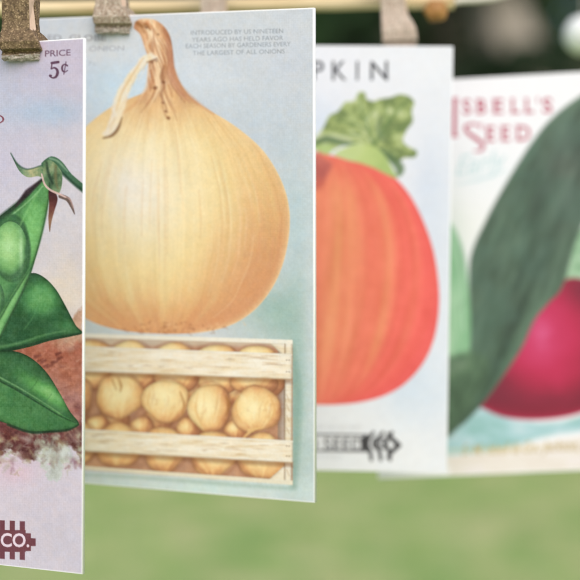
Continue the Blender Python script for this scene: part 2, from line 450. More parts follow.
    def pea(cx, cy, rx, ry):
        def f(x, y, d):
            q = np.hypot((x - cx + rx * .1) / rx, (y - cy + ry * .15) / ry)
            c = ramp(q + fbm(x * .08, y * .08, 14) * .16, [(0, (166, 208, 138)), (.4, (148, 196, 120)), (.72, (122, 176, 102)), (.92, (96, 148, 88)), (1.05, (70, 112, 72))])
            hl = np.exp(-(((x - cx - rx * .62) / 2.2) ** 2 + ((y - cy) / (ry * .6)) ** 2)) * .7
            return c * (1 - hl[:, None]) + np.array((178, 214, 160)) * hl[:, None]
        th = np.linspace(0, 2 * np.pi, 40, endpoint=False)
        A.fill(np.stack([cx + rx * np.cos(th), cy + ry * np.sin(th)], 1), f, 1, 2, cr=False)
    pea(-46, 345, 27, 28); pea(-22, 300, 27, 29)
    th = np.linspace(0, 2 * np.pi, 30)
    A.stroke(np.stack([12 + 17.6 * np.cos(th), 251 + 30 * np.sin(th)], 1), 2.4, (62, 98, 64), .7, soft=2.5, cr=False)
    pea(10.5, 250.5, 17.4, 29.2)
    # front flap
    def flap(x, y, d):
        t = np.clip(d / 9, 0, 1)
        return ramp(t + fbm(x * .06, y * .06, 33) * .4, [(-.1, (66, 112, 66)), (.25, (112, 170, 98)), (.6, (132, 188, 112)), (1, (92, 150, 84))])
    A.fill([(33, 262), (28.5, 278), (20, 297), (8, 321), (-4, 344), (-40, 396), (-110, 424), (-70, 380), (-14, 334), (2, 311), (14, 290), (24, 276)], flap, 1, 1)
    A.stroke([(31, 268), (22, 282), (10, 301), (-3, 323), (-30, 352)], [1, 1.6, 1.4, 1.6], (58, 98, 60), .8, soft=1.6)
    A.stroke([(34, 262), (29, 278), (20, 298), (8, 322), (-4, 345)], [1.2, 1.8, 1.8, 1.6], (58, 92, 58), .8, soft=1.4)
    A.stroke([(50, 188), (48, 206), (43, 230), (37, 252), (31, 270)], [1, 1.8, 1.8, 1.4], (62, 104, 60), .8, soft=1.5)
    A.stroke([(20, 226), (30, 206), (40, 190)], [.8, 1.8, .8], (134, 190, 112), .6, soft=2.2)
    # calyx
    A.fill([(11.5, 154), (17, 163), (24, 168.5), (33, 168), (42, 165), (50, 164), (53, 172), (46, 178), (38, 176), (28, 177), (19, 170)], lambda x, y, d: ramp(x + fbm(x * .2, y * .2, 3) * 14, [(12, (70, 96, 78)), (24, (118, 146, 108)), (34, (176, 170, 120)), (44, (96, 132, 92)), (54, (66, 104, 72))]), 1, 1)
    A.stroke([(11, 153), (18, 164), (28, 169), (42, 165)], [1, 1.6, 1.4, 1], (56, 84, 66), .8, soft=1.4)
    A.stroke([(44, 164), (52, 160), (60, 164), (70, 176), (85, 189)], [5, 8, 7, 6, 6.5], (74, 112, 82), 1, 1)
    A.stroke([(56, 167), (66, 176), (76, 185), (86, 193)], [2, 3, 3, 3], (44, 74, 54), .85, soft=1.8)
    A.stroke([(50, 158), (58, 161), (68, 171)], [1.4, 2, 1], (142, 172, 138), .7, soft=1.8)
    A.fill([(44, 162), (53, 161), (62, 172), (62, 186), (58, 194), (50, 190), (44, 180)], lambda x, y, d: ramp(fbm(x * .16, y * .1, 8) + .5, [(.2, (60, 88, 60)), (.5, (104, 134, 92)), (.8, (150, 158, 112))]), .95, 1)
    A.stroke([(47, 163), (49, 174), (53, 184)], [2, 3, 1], (46, 66, 50), .75, soft=1.8)
    A.stroke([(56, 166), (56, 178), (58, 188)], [2.6, 3.4, 1.6], (118, 112, 74), .7, soft=2)
    A.fill([(49, 190), (55, 192), (58, 199), (55, 210), (52, 221), (50, 232), (48.6, 218), (49.5, 204)], lambda x, y, d: ramp(y, [(190, (70, 40, 44)), (206, (112, 62, 56)), (222, (150, 112, 84)), (232, (120, 92, 74))]), 1, 1)
    A.stroke([(61, 196), (68, 199), (72, 206), (75, 214)], [4.5, 4.5, 3.2, .8], (112, 92, 84), 1, 1)
    A.stroke([(64, 196), (70, 199), (74, 208)], [1.2, 1.4, .6], (192, 156, 146), .8, soft=1.4)
    A.stroke([(42, 174), (45, 184), (51, 190), (60, 194), (66, 197)], [1.6, 2, 2, 2, 1.2], (206, 172, 160), .95, 1)
    g = (A.id >= 1) & (A.id <= 3)
    lum = A.c.mean(-1, keepdims=True)
    vv = (fbm(A.x * .16, A.y * .16, 55, 4) * 26 + fbm(A.x * .6, A.y * .6, 57, 2) * 14)[..., None]
    A.c[:] = np.where(g[..., None], ((A.c * .8 + lum * .2) - 112) * 1.22 + 114 + vv * np.array([1, .9, .9]), A.c)
    so_ = (A.id == 4)[..., None]
    A.c[:] = np.where(so_, (A.c - np.array((150, 110, 100))) * 1.1 + np.array((143, 110, 95)) + vv * .6, A.c)
    # type
    ink = (112, 82, 100)
    A.text('PRICE', 45.3, 50.2, 71, 56.2, ink, .9, slope=-.05, bold=.012)
    # figure five and cent sign
    A.stroke([(52.2, 62.6), (58.6, 61.6)], 2.7, (98, 66, 86), 1, cr=False)
    A.stroke([(52.4, 62.4), (51.6, 68.2)], 1.3, (98, 66, 86), 1, cr=False)
    A.stroke([(51.6, 68.6), (54.5, 67.3), (57.3, 69.2), (57.9, 72.6), (56.2, 76.4), (52.6, 77.4), (50.0, 75.6)], [1.1, 1.6, 2.5, 3, 2.4, 1.4, 1.2], (98, 66, 86), 1)
    A.stroke([(50.4, 75.2), (51.2, 75.4)], 2.4, (98, 66, 86), 1, cr=False)
    A.stroke([(67.6, 65.2), (65.6, 63.8), (63.2, 65), (62.4, 67.8), (63.2, 70.6), (65.4, 71.6), (67.8, 70)], [1.8, 1, 1.7, 2, 1.7, 1, 1], (98, 66, 86), 1)
    A.stroke([(66.4, 61.4), (64.2, 73.8)], 1, (98, 66, 86), 1, cr=False)
    A.mark(44, 48, 72.5, 80, 5)
    A.text('GIANT SEEDED', -150, 112.6, 4.6, 122.2, (132, 70, 82), .95, slope=0.01, bold=-.008)
    A.mark(-152, 110, 6, 125, 7)
    # printer's emblem
    mar = (116, 66, 74)
    body = [(-78, 530), (26, 530.6), (26, 533.5), (31.2, 533.8), (31.2, 538.6), (36, 538.8), (36, 546.6), (31.2, 546.6), (31.2, 551.6), (26, 551.6), (26, 552.6), (-78, 551)]
    A.fill(body, mar, 1, 6, cr=False)
    for k in range(10):
        xk = 20 - k * 10.1
        dy = .1 * (xk - 20) * .5
        A.fill([(xk, 521.6 + dy), (xk + 5.2, 521.8 + dy), (xk + 5.2, 560.6 + dy), (xk, 560.2 + dy)], mar, 1, 6, cr=False)
    A.text('CARD SEED', -76, 534, -3, 546.6, (236, 216, 222), 1, bold=.022, slope=.012)
    A.text('CO.', .8, 534, 29.6, 547, (236, 216, 222), 1, bold=.022, slope=.012)
    print_grain(A, 3.0, 5.0, 6.0, 70)
    edge_white(A, .0018)
    return A

def draw_onion():
    A = Art(WID, HGT, [(32.9, 18.8), (313.7, 7.7), (41.8, 480.1), (314.8, 502.9)], 0.000150, (210, 214, 214))
    wash(A, [(120, 90, 70, 45, (203, 224, 230), .8), (100, 45, 40, 18, (224, 226, 220), .8), (255, 125, 45, 50, (196, 208, 214), .8), (210, 70, 60, 30, (214, 220, 222), .6),
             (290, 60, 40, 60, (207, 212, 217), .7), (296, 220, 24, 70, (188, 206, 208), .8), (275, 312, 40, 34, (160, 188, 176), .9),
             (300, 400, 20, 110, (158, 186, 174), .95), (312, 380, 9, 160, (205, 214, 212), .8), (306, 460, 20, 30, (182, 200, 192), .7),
             (170, 490, 190, 12, (207, 224, 216), .9), (60, 340, 60, 60, (190, 208, 206), .6)], 6, 41)
    # bulb
    prof = [(145, 92), (158, 86), (176, 84), (190, 97), (208, 109), (237, 127), (264, 151), (282.5, 182), (290, 212), (288, 245), (278, 278), (260, 305), (236, 323), (206, 332), (165, 334), (125, 331), (92, 322), (64, 303), (46, 275), (37, 240), (38, 205), (50, 172), (68, 145), (88, 124), (112, 106), (130, 98)]
    def bulb(x, y, d):
        cx = 163
        hw = np.interp(y, [84, 110, 150, 190, 220, 260, 300, 334], [28, 62, 100, 120, 127, 122, 98, 45])
        s = np.clip((x - cx) / hw, -1.05, 1.05)
        ang = np.arcsin(np.clip(s, -1, 1))
        st = fbm(ang * 9, y * .007, 3, 4); st2 = fbm(ang * 30, y * .012, 9, 3)
        q = np.hypot((x - 138) / 165, (y - 186) / 175)
        c = ramp(q + st * .22, [(0, (250, 240, 212)), (.25, (247, 232, 188)), (.5, (243, 219, 160)), (.75, (232, 192, 132)), (.95, (216, 164, 108)), (1.2, (200, 142, 92))])
        c += (st2 * 15)[:, None] * np.array([1, 1.05, 1.1])
        # darker flame of streaks on the right and along the foot
        w = smooth(.15, .85, s) * smooth(175, 285, y + st2 * 60) * .62
        c = c * (1 - w[:, None]) + np.array((212, 146, 104)) * w[:, None]
        w = smooth(-.55, -.95, s) * smooth(150, 250, y) * .5
        c = c * (1 - w[:, None]) + np.array((230, 176, 120)) * w[:, None]
        w = smooth(285, 334, y + st * 40) * .6
        c = c * (1 - w[:, None]) + np.array((220, 154, 108)) * w[:, None]
        w = np.exp(-np.clip(d, 0, 90) / 3.2) * smooth(.4, .9, s) * .8
        c = c * (1 - w[:, None]) + np.array((243, 216, 168)) * w[:, None]
        w = np.exp(-(((x - 124) / 16) ** 2 + ((y - 186) / 26) ** 2)) * .5 + np.exp(-(((x - 148) / 22) ** 2 + ((y - 205) / 30) ** 2)) * .35
        c = c * (1 - w[:, None]) + np.array((247, 242, 232)) * w[:, None]
        w = smooth(150, 92, y + st2 * 30) * .6
        c = c * (1 - w[:, None]) + np.array((234, 190, 132)) * w[:, None]
        return c
    A.fill(prof, bulb, 1, 1)
    # skin lines
    for k in range(46):
        s0 = random.uniform(-.6, .97); y0 = random.uniform(120, 240); y1 = y0 + random.uniform(40, 100)
        ys = np.linspace(y0, min(y1, 326), 6)
        hw = np.interp(ys, [84, 110, 150, 190, 220, 260, 300, 334], [28, 62, 100, 120, 127, 122, 98, 45])
        A.stroke(list(zip(163 + s0 * hw, ys)), [.4, 1.3, .4], random.choice([(222, 176, 116), (252, 236, 196), (206, 156, 104)]), .24, soft=2.6)
    # rooty foot
    for k in range(60):
        x0 = random.gauss(178, 26); y0 = 328 + random.uniform(-6, 5)
        A.stroke([(x0, y0), (x0 + random.uniform(-5, 5), y0 + random.uniform(-3, 3))], [1.6, .5], random.choice([(176, 112, 74), (240, 196, 150), (150, 92, 60)]), .38, soft=1.8)
    # neck
    def neck(x, y, d):
        n = fbm(x * .12, y * .035, 7); n2 = fbm(x * .35, y * .08, 8)
        ctr = np.interp(y, [20, 40, 60, 90, 120], [150, 158, 161, 165, 168])
        s = (x - ctr) / 14
        c = ramp(np.abs(s + .15) + n * .8, [(0, (246, 216, 172)), (.4, (236, 192, 144)), (.8, (214, 162, 116)), (1.2, (180, 126, 90))])
        return c + (n2 * 40)[:, None]
    A.fill([(135, 23), (139, 19), (147, 18), (156, 20), (164, 26), (170, 36), (172.5, 50), (174, 66), (179, 80), (189, 95), (200, 105), (186, 108), (170, 112), (156, 108), (142, 104), (132, 106), (143, 95), (149, 84), (150, 72), (148, 58), (144, 45), (140, 34), (134, 28)], neck, lambda x, y: 1 - .92 * smooth(80, 110, y + fbm(x * .2, y * .05, 77) * 22), 1, soft=1.6)
    ix = A.box(125, 88, 215, 140)
    xx, yy = A.x[ix], A.y[ix]
    w = smooth(136, 92, yy + fbm(xx * .25, yy * .03, 71) * 30) * np.exp(-((xx - 163) / 34) ** 2) * .75 * (A.id[ix] == 1)
    A.put(ix, w, neck(xx, yy, 0) * .5 + np.array((236, 198, 140)) * .5)
    for p, w, col in (([(140, 22), (150, 26), (158, 36), (163, 52), (166, 74), (172, 96)], [2, 3, 2, 1], (182, 118, 72)), ([(163, 28), (169, 42), (171.5, 60), (174, 78), (184, 95)], [2, 4, 5, 3], (170, 110, 76)),
                      ([(146, 30), (150, 46), (152, 62)], [1.5, 2.5, 1], (176, 110, 66)), ([(152, 24), (158, 34), (160, 48)], [2, 2.4, 1], (246, 216, 168)), ([(158, 60), (157, 74), (160, 90), (164, 104)], [3, 5, 3, 1], (242, 206, 158)),
                      ([(136, 23), (141, 25), (144, 32)], [3, 3, 1], (150, 92, 44)), ([(147, 22), (150, 28)], [4, 2], (212, 128, 76)), ([(162, 70), (164, 84), (162, 98), (164, 112), (168, 118)], [1, 2, 1.4, 1, 2], (164, 106, 66)),
                      ([(149, 78), (146, 90), (138, 101), (124, 112), (112, 122)], [2, 4, 4, 2, .8], (222, 168, 116)), ([(174, 70), (180, 86), (194, 100), (214, 114)], [3, 5, 4, 1], (206, 150, 108))):
        A.stroke(p, w, col, .6, soft=3)
    for k in range(70):                        # papery fibres winding down the neck into the shoulders
        f = random.uniform(-1, 1); y0 = random.uniform(22, 84); l = random.uniform(14, 42)
        ys = np.linspace(y0, y0 + l, 5)
        ctr = np.interp(ys, [20, 30, 45, 60, 90, 125], [147, 154, 158, 160.5, 163, 164]); hw_ = np.interp(ys, [20, 45, 70, 90, 110, 130], [7, 12, 12.5, 18, 34, 52])
        tw = f * hw_ + 3 * np.sin(ys * .11 + f * 4)
        A.stroke(list(zip(ctr + np.clip(tw, -hw_, hw_), ys)), [.4, random.uniform(1, 2.6), .4], random.choice([(176, 120, 80), (206, 150, 106), (250, 228, 188), (244, 214, 170), (222, 166, 122), (158, 104, 70)]), random.uniform(.3, .6), soft=1.6)
    for p, w, col in (([(146, 26), (150, 36), (147, 46), (152, 56), (151, 68)], [2, 3.6, 2.4, 3.4, 1], (248, 222, 178)), ([(155, 60), (159, 70), (157, 80), (161, 92)], [2, 6, 5, 2], (246, 216, 170)),
                      ([(164, 66), (161, 76), (164, 86), (161, 94), (165, 104), (167, 112)], [1.5, 2.6, 1.4, 2.4, 1.2, 1.6], (150, 98, 64)), ([(150, 70), (153, 80), (151, 88)], [1, 2.6, 1.4], (170, 112, 72)),
                      ([(167, 40), (170, 56), (171, 72), (177, 88), (190, 102)], [2, 5, 6, 5, 1], (198, 142, 108)), ([(137, 22), (142, 26), (146, 24), (150, 29)], [2.6, 2, 3, 1.4], (142, 92, 48))):
        A.stroke(p, w, col, .62, soft=2.4)
    for x0, y0, r in ((154.5, 87.5, 3), (156, 60, 2.6), (152, 62, 2), (163.5, 82, 2.4), (163, 102.5, 2.2), (168.5, 118, 2.6), (165.5, 111, 1.6), (146, 27, 2.4), (158, 34, 1.8)):
        A.fill([(x0 - r * .7, y0), (x0 - r * .1, y0 - r * .55), (x0 + r * .8, y0 - r * .1), (x0 + r * .2, y0 + r * .6)], (122, 76, 48), .7, soft=1.8, rough=.8)
    # peeling strip
    A.fill([(150, 52), (156, 55), (157, 60), (150, 61), (143, 67), (136, 76), (131, 87), (127, 99), (123, 112), (119, 124), (113, 134), (106, 137), (101, 134), (106, 127), (111, 114), (114, 100), (119, 88), (127, 76), (136, 63), (144, 55)],
           lambda x, y, d: ramp(fbm(x * .09, y * .05, 61) + .5, [(.25, (242, 218, 168)), (.5, (248, 232, 192)), (.75, (240, 232, 214))]), .9, 1, soft=2.4, rough=1.6)
    A.stroke([(122, 117), (118, 128), (112, 135), (103, 138)], [.8, 3, 3.2, 1.4], (134, 100, 66), .85, soft=1.6)
    A.stroke([(143, 58), (132, 75), (122, 92), (116, 110)], [1, 2.4, 1], (226, 190, 132), .7, soft=2)
    A.stroke([(147, 62), (152, 60.5), (157, 58)], [1, 2.2, 1], (130, 84, 52), .75, soft=1.6)
    for k in range(14):
        t0 = random.random(); cx_, cy_ = 150 - 42 * t0, 56 + 76 * t0 ** 1.15
        A.stroke([(cx_ + random.uniform(-3, 5), cy_), (cx_ - 4 + random.uniform(-3, 5), cy_ + 10)], [.4, 1.8, .4], random.choice([(228, 196, 140), (252, 240, 210), (214, 176, 124)]), .5, soft=1.5)
    # fine print
    ink = (120, 128, 134)
    for s, x0, x1, yc in (('INTRODUCED BY US NINETEEN', 191, 283.5, 34.6), ('YEARS AGO HAS HELD FAVOR', 192, 283.5, 41.6), ('EACH SEASON BY GARDENERS EVERY', 186, 291, 48), ('THE LARGEST OF ALL ONIONS', 193, 285, 55)):
        A.text(s, x0, yc - 4.4, x1, yc, ink, .62, slope=-.022)
    A.mark(184, 25, 293, 57, 4)
    A.text('PRIZE ONION', 60, 46.5, 124, 51.5, (158, 160, 166), .75, slope=-.02)
    A.text('7c', 88, 61, 95.5, 65, (166, 172, 176), .7)
    A.text('RED  GLOBE', 40, 34.6, 106, 40.4, (150, 148, 150), .8, bold=.01)
    A.mark(40, 33, 125, 53, 6); A.mark(86, 59, 97, 67, 7)
    # ---- crate
    def xt(a, x):          # height of a crate line: a = (y at x=84, y at x=293)
        return a[0] + (x - 84) * (a[1] - a[0]) / 209
    X0, X1 = 36, 293
    def quad(a, b, x0=X0, x1=X1): return [(x0, xt(a, x0)), (x1, xt(a, x1)), (x1, xt(b, x1)), (x0, xt(b, x0))]
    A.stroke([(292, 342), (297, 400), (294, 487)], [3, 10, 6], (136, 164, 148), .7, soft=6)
    A.fill(quad((335, 341), (470, 485)), lambda x, y, d: ramp(fbm(x * .06, y * .06, 4) + .5, [(.2, (172, 124, 96)), (.5, (198, 150, 116)), (.8, (182, 140, 116))]) * (1 - smooth(350, 343, y)[:, None] * .6) + smooth(350, 343, y)[:, None] * .6 * np.array((214, 212, 192)), 1, 2, cr=False)
    A.fill([(278, 341), (292, 341), (292, 484), (278, 482)], lambda x, y, d: ramp(x + fbm(x * .2, y * .02, 3) * 6, [(277, (150, 128, 110)), (283, (186, 170, 156)), (285, (150, 140, 124))]), .9, 2, cr=False)
    def bulblet(cx, cy, rx, ry, lx=-.25, ly=-.25, tail=None, warm=0.):
        def f(x, y, d):
            q = np.hypot((x - cx - lx * rx) / rx, (y - cy - ly * ry) / ry)
            st = fbm(np.arctan2(y - cy - ry * 1.2, x - cx) * 5, q * 1.2, int(cx) + int(cy)) 
            c = ramp(q + st * .42 + warm + fbm(x * .12, y * .12, int(cx)) * .35, [(0, (252, 236, 184)), (.32, (249, 228, 172)), (.66, (243, 209, 148)), (.95, (229, 176, 118)), (1.15, (202, 144, 98)), (1.35, (178, 120, 84))])
            return c * (1 - .25 * np.exp(-np.clip(d, 0, 30) / 1.5))[:, None]
        th = np.linspace(0, 2 * np.pi, 30, endpoint=False)
        w = 1 + .055 * np.cos(3 * th + cx) + .03 * np.cos(2 * th + cy) + .025 * np.sin(5 * th + cx * 2)
        A.stroke(np.stack([cx + rx * 1.02 * np.cos(th), cy + ry * 1.03 * np.sin(th)], 1), 3.2, (150, 98, 70), .42, soft=3.4, cr=False)
        A.fill(np.stack([cx + rx * w * np.cos(th), cy + ry * w * np.sin(th)], 1), f, 1, 3, cr=False)
        if tail is not None:
            tx, ty = tail
            A.fill([(cx - rx * .3, cy + ry * .8 * np.sign(ty)), (cx + tx * .5 - 3, cy + ty * .8), (cx + tx - 1.5, cy + ty), (cx + tx + 1.5, cy + ty), (cx + tx * .5 + 4, cy + ty * .75), (cx + rx * .3, cy + ry * .75 * np.sign(ty))], lambda x, y, d: ramp(y, [(0, (240, 206, 140)), (999, (226, 172, 110))]), .9, 3)
    for cx in (50, 92, 132, 176, 218, 260):                                   # back rows
        bulblet(cx - 2, 352 + cx * .034, 22, 15, warm=-.05)
        if cx < 250: bulblet(cx + 20, 388 + cx * .03, 13, 13, warm=.42)
        bulblet(cx - 18, 416 + cx * .03, 15, 13, warm=.4)
        bulblet(cx + 2, 370 + cx * .046, 23, 16, warm=.1)
    for cx in (70, 98, 142, 188, 236):
        bulblet(cx, 424 + cx * .03, 13, 12, warm=.38)
    bulblet(72, 398, 22, 21, warm=.05); bulblet(255, 382, 24, 14, warm=.15)
    bulblet(119.5, 396.5, 24, 23, .0, -.1); bulblet(165.5, 401.5, 23.5, 22, -.1, -.25, warm=-.08)
    bulblet(210, 408.5, 21, 25.5, -.3, -.1, warm=-.06); bulblet(256.5, 410, 25, 23.5, -.15, -.1, tail=(-12, 28))
    for cx, cy, rx in ((74, 443, 23), (118, 446, 23), (164, 450, 22), (214, 454, 24), (262, 457, 25)):
        bulblet(cx, cy, rx, 23, .0, -.1, warm=.06)
    for cx, cy in ((119.5, 396.5), (165.5, 401.5), (210, 408.5), (256.5, 410), (72, 398)):       # skins, flakes and creases
        for k in range(12):
            a0 = random.uniform(-2.6, 2.6); r0 = random.uniform(5, 18)
            p0 = (cx + r0 * math.sin(a0), cy + r0 * math.cos(a0) * .95); p1 = (cx + (r0 + 3) * math.sin(a0 + .35) * .9, cy - 16 + random.uniform(0, 20))
            A.stroke([p0, ((p0[0] + p1[0]) / 2 + random.uniform(-2, 2), (p0[1] + p1[1]) / 2), p1], [.5, random.uniform(1, 2.6), .5], random.choice([(212, 158, 100), (252, 240, 204), (200, 144, 94), (228, 180, 124), (250, 234, 190)]), .3, soft=2.4)
    A.fill([(112, 372), (118, 366), (126, 372), (130, 382), (122, 388), (112, 384)], (240, 214, 156), .6, soft=4)
    for p, w in (([(118, 378), (121, 386), (120, 392)], [1, 2.4, .8]), ([(112, 380), (116, 390)], [1.6, .6]), ([(226, 396), (229, 406), (226, 416)], [1, 4, 1]), ([(180, 392), (184, 404), (182, 414)], [1, 2, .6])):
        A.stroke(p, w, (166, 112, 62), .7, soft=1.8)
    for p in ([(104, 388), (100, 398), (104, 410)], [(136, 388), (139, 398), (135, 411)], [(150, 392), (148, 404), (154, 416)], [(240, 396), (236, 408), (242, 424)], [(270, 396), (275, 410), (268, 425)], [(198, 394), (196, 410), (202, 426)]):
        A.stroke(p, [.5, 1.6, .5], (222, 170, 104), .6, soft=1.6)
    def wood(x, y, d):
        n = fbm(x * .03, y * .32, 15); n2 = fbm(x * .09, y * .9, 16)
        c = ramp(n + n2 * .5 + .5, [(.05, (218, 190, 148)), (.3, (238, 222, 190)), (.6, (244, 233, 210)), (.9, (249, 243, 226))])
        return c * (1 - .22 * np.exp(-np.clip(d, 0, 30) / .9))[:, None]
    # corner blocks, posts and rails
    A.fill([(270, 343), (286, 343), (286, 358)], wood, 1, 2, cr=False); A.fill([(268, 481), (287, 484), (287, 464)], wood, 1, 2, cr=False)
    A.fill([(285.5, 341), (292.5, 341), (291.5, 485), (285, 484.5)], wood, 1, 2, cr=False)
    A.stroke([(285.3, 343), (284.8, 483)], .9, (150, 116, 84), .8, cr=False)
    A.fill(quad((333.6, 340), (337.6, 344)), lambda x, y, d: np.full((len(x), 3), (240, 234, 216.)), 1, 2, cr=False)
    A.fill(quad((466.5, 481), (469.5, 485.5)), lambda x, y, d: np.full((len(x), 3), (232, 222, 196.)), 1, 2, cr=False)
    for a, b, e in (((346.5, 354), (372, 380), 292), ((429.5, 441), (451.8, 463.5), 293)):
        sh = quad((b[0] - 1, b[1] - 1), (b[0] + 4, b[1] + 4), X0, e)
        A.fill(sh, (112, 70, 42), .5, soft=4, cr=False)
        A.fill(quad(a, b, X0, e), wood, 1, 5, cr=False)
        A.stroke([(X0, xt(b, X0) - .4), (e, xt(b, e) - .4)], .9, (176, 134, 90), .7, cr=False)
        A.stroke([(X0, xt(a, X0) + .8), (e, xt(a, e) + .8)], 1.3, (250, 244, 228), .7, cr=False)
        for k in range(46):
            x0 = random.uniform(60, 280); f = random.uniform(.12, .88); yy = xt(a, x0) * (1 - f) + xt(b, x0) * f
            l = random.uniform(5, 22)
            A.stroke([(x0, yy), (x0 + l * .5, yy + random.uniform(-.6, .8)), (x0 + l, yy + l * .035)], [.4, random.uniform(.8, 1.8), .3], random.choice([(196, 160, 118), (168, 134, 100), (250, 244, 228), (222, 192, 150)]), .42, soft=1.2)
        for xk in (287, 289.5):
            for f in (.25, .7):
                A.stroke([(xk, xt(a, xk) * (1 - f) + xt(b, xk) * f)] * 2, 1.4, (120, 96, 76), .7, cr=False)
    for y0 in (395, 405, 416, 428, 470):
        A.stroke([(287, y0), (289.5, y0 + 6)], .8, (182, 150, 112), .6, cr=False)
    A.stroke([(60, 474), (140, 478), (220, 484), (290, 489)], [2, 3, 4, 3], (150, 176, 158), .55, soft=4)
    print_grain(A, 3.2, 5.0, 6.0, 170)
    edge_white(A, .002)
    return A

def draw_pumpkin():
    A = Art(WID, HGT, [(182.9, 44.8), (453.0, 46.3), (177.0, 467.5), (447.0, 473.0)], 0.00019, (243, 243, 245))
    wash(A, [(432, 230, 28, 90, (222, 229, 240), .95), (322, 125, 26, 26, (226, 235, 245), .85), (420, 385, 40, 40, (219, 230, 241), .95), (440, 300, 18, 120, (231, 236, 242), .8), (400, 60, 80, 30, (245, 245, 246), .6), (390, 455, 80, 30, (242, 242, 242), .6), (205, 250, 30, 130, (226, 233, 243), .8)], 4, 51)
    # leaf
    def leaf(x, y, d):
        n = fbm(x * .08, y * .08, 6); n2 = fbm(x * .2, y * .2, 7)
        g = smooth(368, 385, x) * .3
        return ramp(n * 1.8 + n2 * .9 + .55 - g + .16 * np.cos(np.arctan2(y - 146, x - 374) * 17), [(0, (124, 142, 86)), (.3, (156, 172, 104)), (.65, (182, 195, 128)), (1, (206, 214, 166))])
    A.fill([(316, 150), (314, 140), (323, 128), (329, 116), (338, 111), (345, 102), (354, 100), (359, 92), (365, 92.5), (367, 99), (375, 101), (379, 99), (391, 97), (400, 94), (409, 96), (414.5, 102), (412, 111), (413, 121), (407, 130), (403, 140), (408, 146), (417, 151), (415, 157), (404, 158), (395, 163), (384, 156), (372, 147), (358, 144), (344, 145), (332, 150)], leaf, 1, 2, soft=2)
    for p, w in (([(374, 146), (369, 130), (362, 112), (361, 97)], [3, 2, 1]), ([(374, 146), (384, 128), (398, 110), (408, 100)], [3.4, 3, 1]), ([(368, 130), (350, 122), (336, 122)], [2, 1.5, .6]), ([(380, 135), (396, 130), (408, 124)], [2.4, 1.6, .6]), ([(366, 118), (376, 106)], [1.6, .6]), ([(388, 122), (386, 106)], [2, .6]), ([(360, 134), (340, 134)], [2, .7])):
        A.stroke(p, w, (104, 132, 76), .75, soft=2.5)
    for p, w in (([(316, 143), (326, 139), (340, 142), (356, 144)], [5, 7, 6, 2]), ([(380, 150), (392, 158), (400, 168), (399, 174)], [4, 9, 9, 5])):
        A.stroke(p, w, (96, 122, 80), .85, soft=3, id=2)
    A.stroke([(384, 140), (378, 128), (382, 116)], [3, 5, 2], (122, 142, 106), .6, soft=4)
    A.fill([(318, 152), (316, 146), (328, 144), (333, 149), (326, 156)], (186, 208, 132), .9, 2, soft=2)
    # pumpkin body
    body = [(314, 152), (330, 155), (352, 159), (372, 164.5), (393, 176), (410, 195), (424, 222), (434, 252), (439, 285), (439, 312), (434, 340), (423, 364), (405, 384), (384, 396), (360, 402.5), (335, 405), (318, 405)]
    body = body + [(636 - x, y) for x, y in body[::-1]]
    def skin(x, y, d):
        # ribs bulge between the stem and the foot
        yy = np.clip((y - 279) / 128, -1, 1)
        hw = 122 * np.sqrt(np.clip(1 - yy ** 2, .02, 1)) ** .85
        off = (x - 318) / hw
        a = np.arcsin(np.clip(off, -1, 1)) / (np.pi / 2)
        a = a + .05 * yy
        n = fbm(a * 6, y * .012, 4); n2 = fbm(x * .07, y * .07, 5)
        rib = np.abs(((np.abs(a) * 4.6 + .35) % 1) - .5) * 2            # 1 at the grooves
        base = ramp(np.abs(a) + n * .12, [(0, (247, 138, 106)), (.25, (247, 127, 102)), (.5, (247, 114, 98)), (.72, (247, 106, 96)), (1, (241, 97, 92))])
        glow = np.exp(-((np.abs(a) - .13) / .10) ** 2) * .62 + np.exp(-((np.abs(a) - .385) / .06) ** 2) * .5 + np.exp(-((np.abs(a) - .60) / .05) ** 2) * .16
        glow = np.clip(.72 * glow * (1 + 2.2 * fbm(a * 16, y * .01, 24)), 0, .85)
        glow = glow * smooth(158, 200, y) * smooth(408, 330, y)
        base = base * (1 - glow[:, None]) + np.array((246, 180, 116)) * glow[:, None]
        groove = smooth(.55, 1, rib) * .32
        base = base * (1 - groove[:, None]) + np.array((232, 100, 82)) * groove[:, None]
        base += (n2 * 16 + fbm(a * 26, y * .012, 44) * 26)[:, None]
        w = np.exp(-np.clip(d, 0, 40) / 5) * .35
        return base * (1 - w[:, None]) + np.array((238, 96, 94)) * w[:, None]
    A.fill(body, skin, 1, 1, soft=1.5)
    A.fill([(306, 160), (318, 153), (326, 160), (332, 164), (328, 174), (322, 187), (314, 190), (304, 180)], lambda x, y, d: ramp(y + fbm(x * .1, y * .1, 8) * 20, [(152, (206, 116, 104)), (168, (180, 92, 88)), (188, (214, 106, 88))]), .8, soft=5)
    A.fill([(346, 147), (360, 143.5), (374, 146), (384, 154), (391, 166), (397, 178), (386, 174), (374, 168), (360, 163), (347, 160), (334, 154)], lambda x, y, d: ramp(x + fbm(x * .1, y * .1, 8) * 20, [(340, (206, 220, 158)), (365, (196, 212, 134)), (395, (166, 190, 112))]), 1, 2, soft=2)
    # type
    for ch, a_, b_ in (('P', 239, 250), ('U', 259, 273), ('M', 282, 302), ('P', 312.8, 324), ('K', 332, 346.5), ('I', 356.2, 358.6), ('N', 370.5, 388)):
        A.text(ch, a_, 60.6 + (a_ - 312) * .006, b_, 79.6 + (a_ - 312) * .006, (54, 55, 60), 1, bold=.004)
    A.mark(190, 58, 391, 82, 3)
    k_ = (66, 64, 66)
    A.fill([(222, 432.6), (366, 434.8), (366, 453.6), (222, 451.5)], (226, 224, 224), .5, 4, cr=False)
    for y0 in (435.4, 451.6):
        A.stroke([(222, y0 - 2), (368, y0)], 1.7, k_, .9, cr=False)
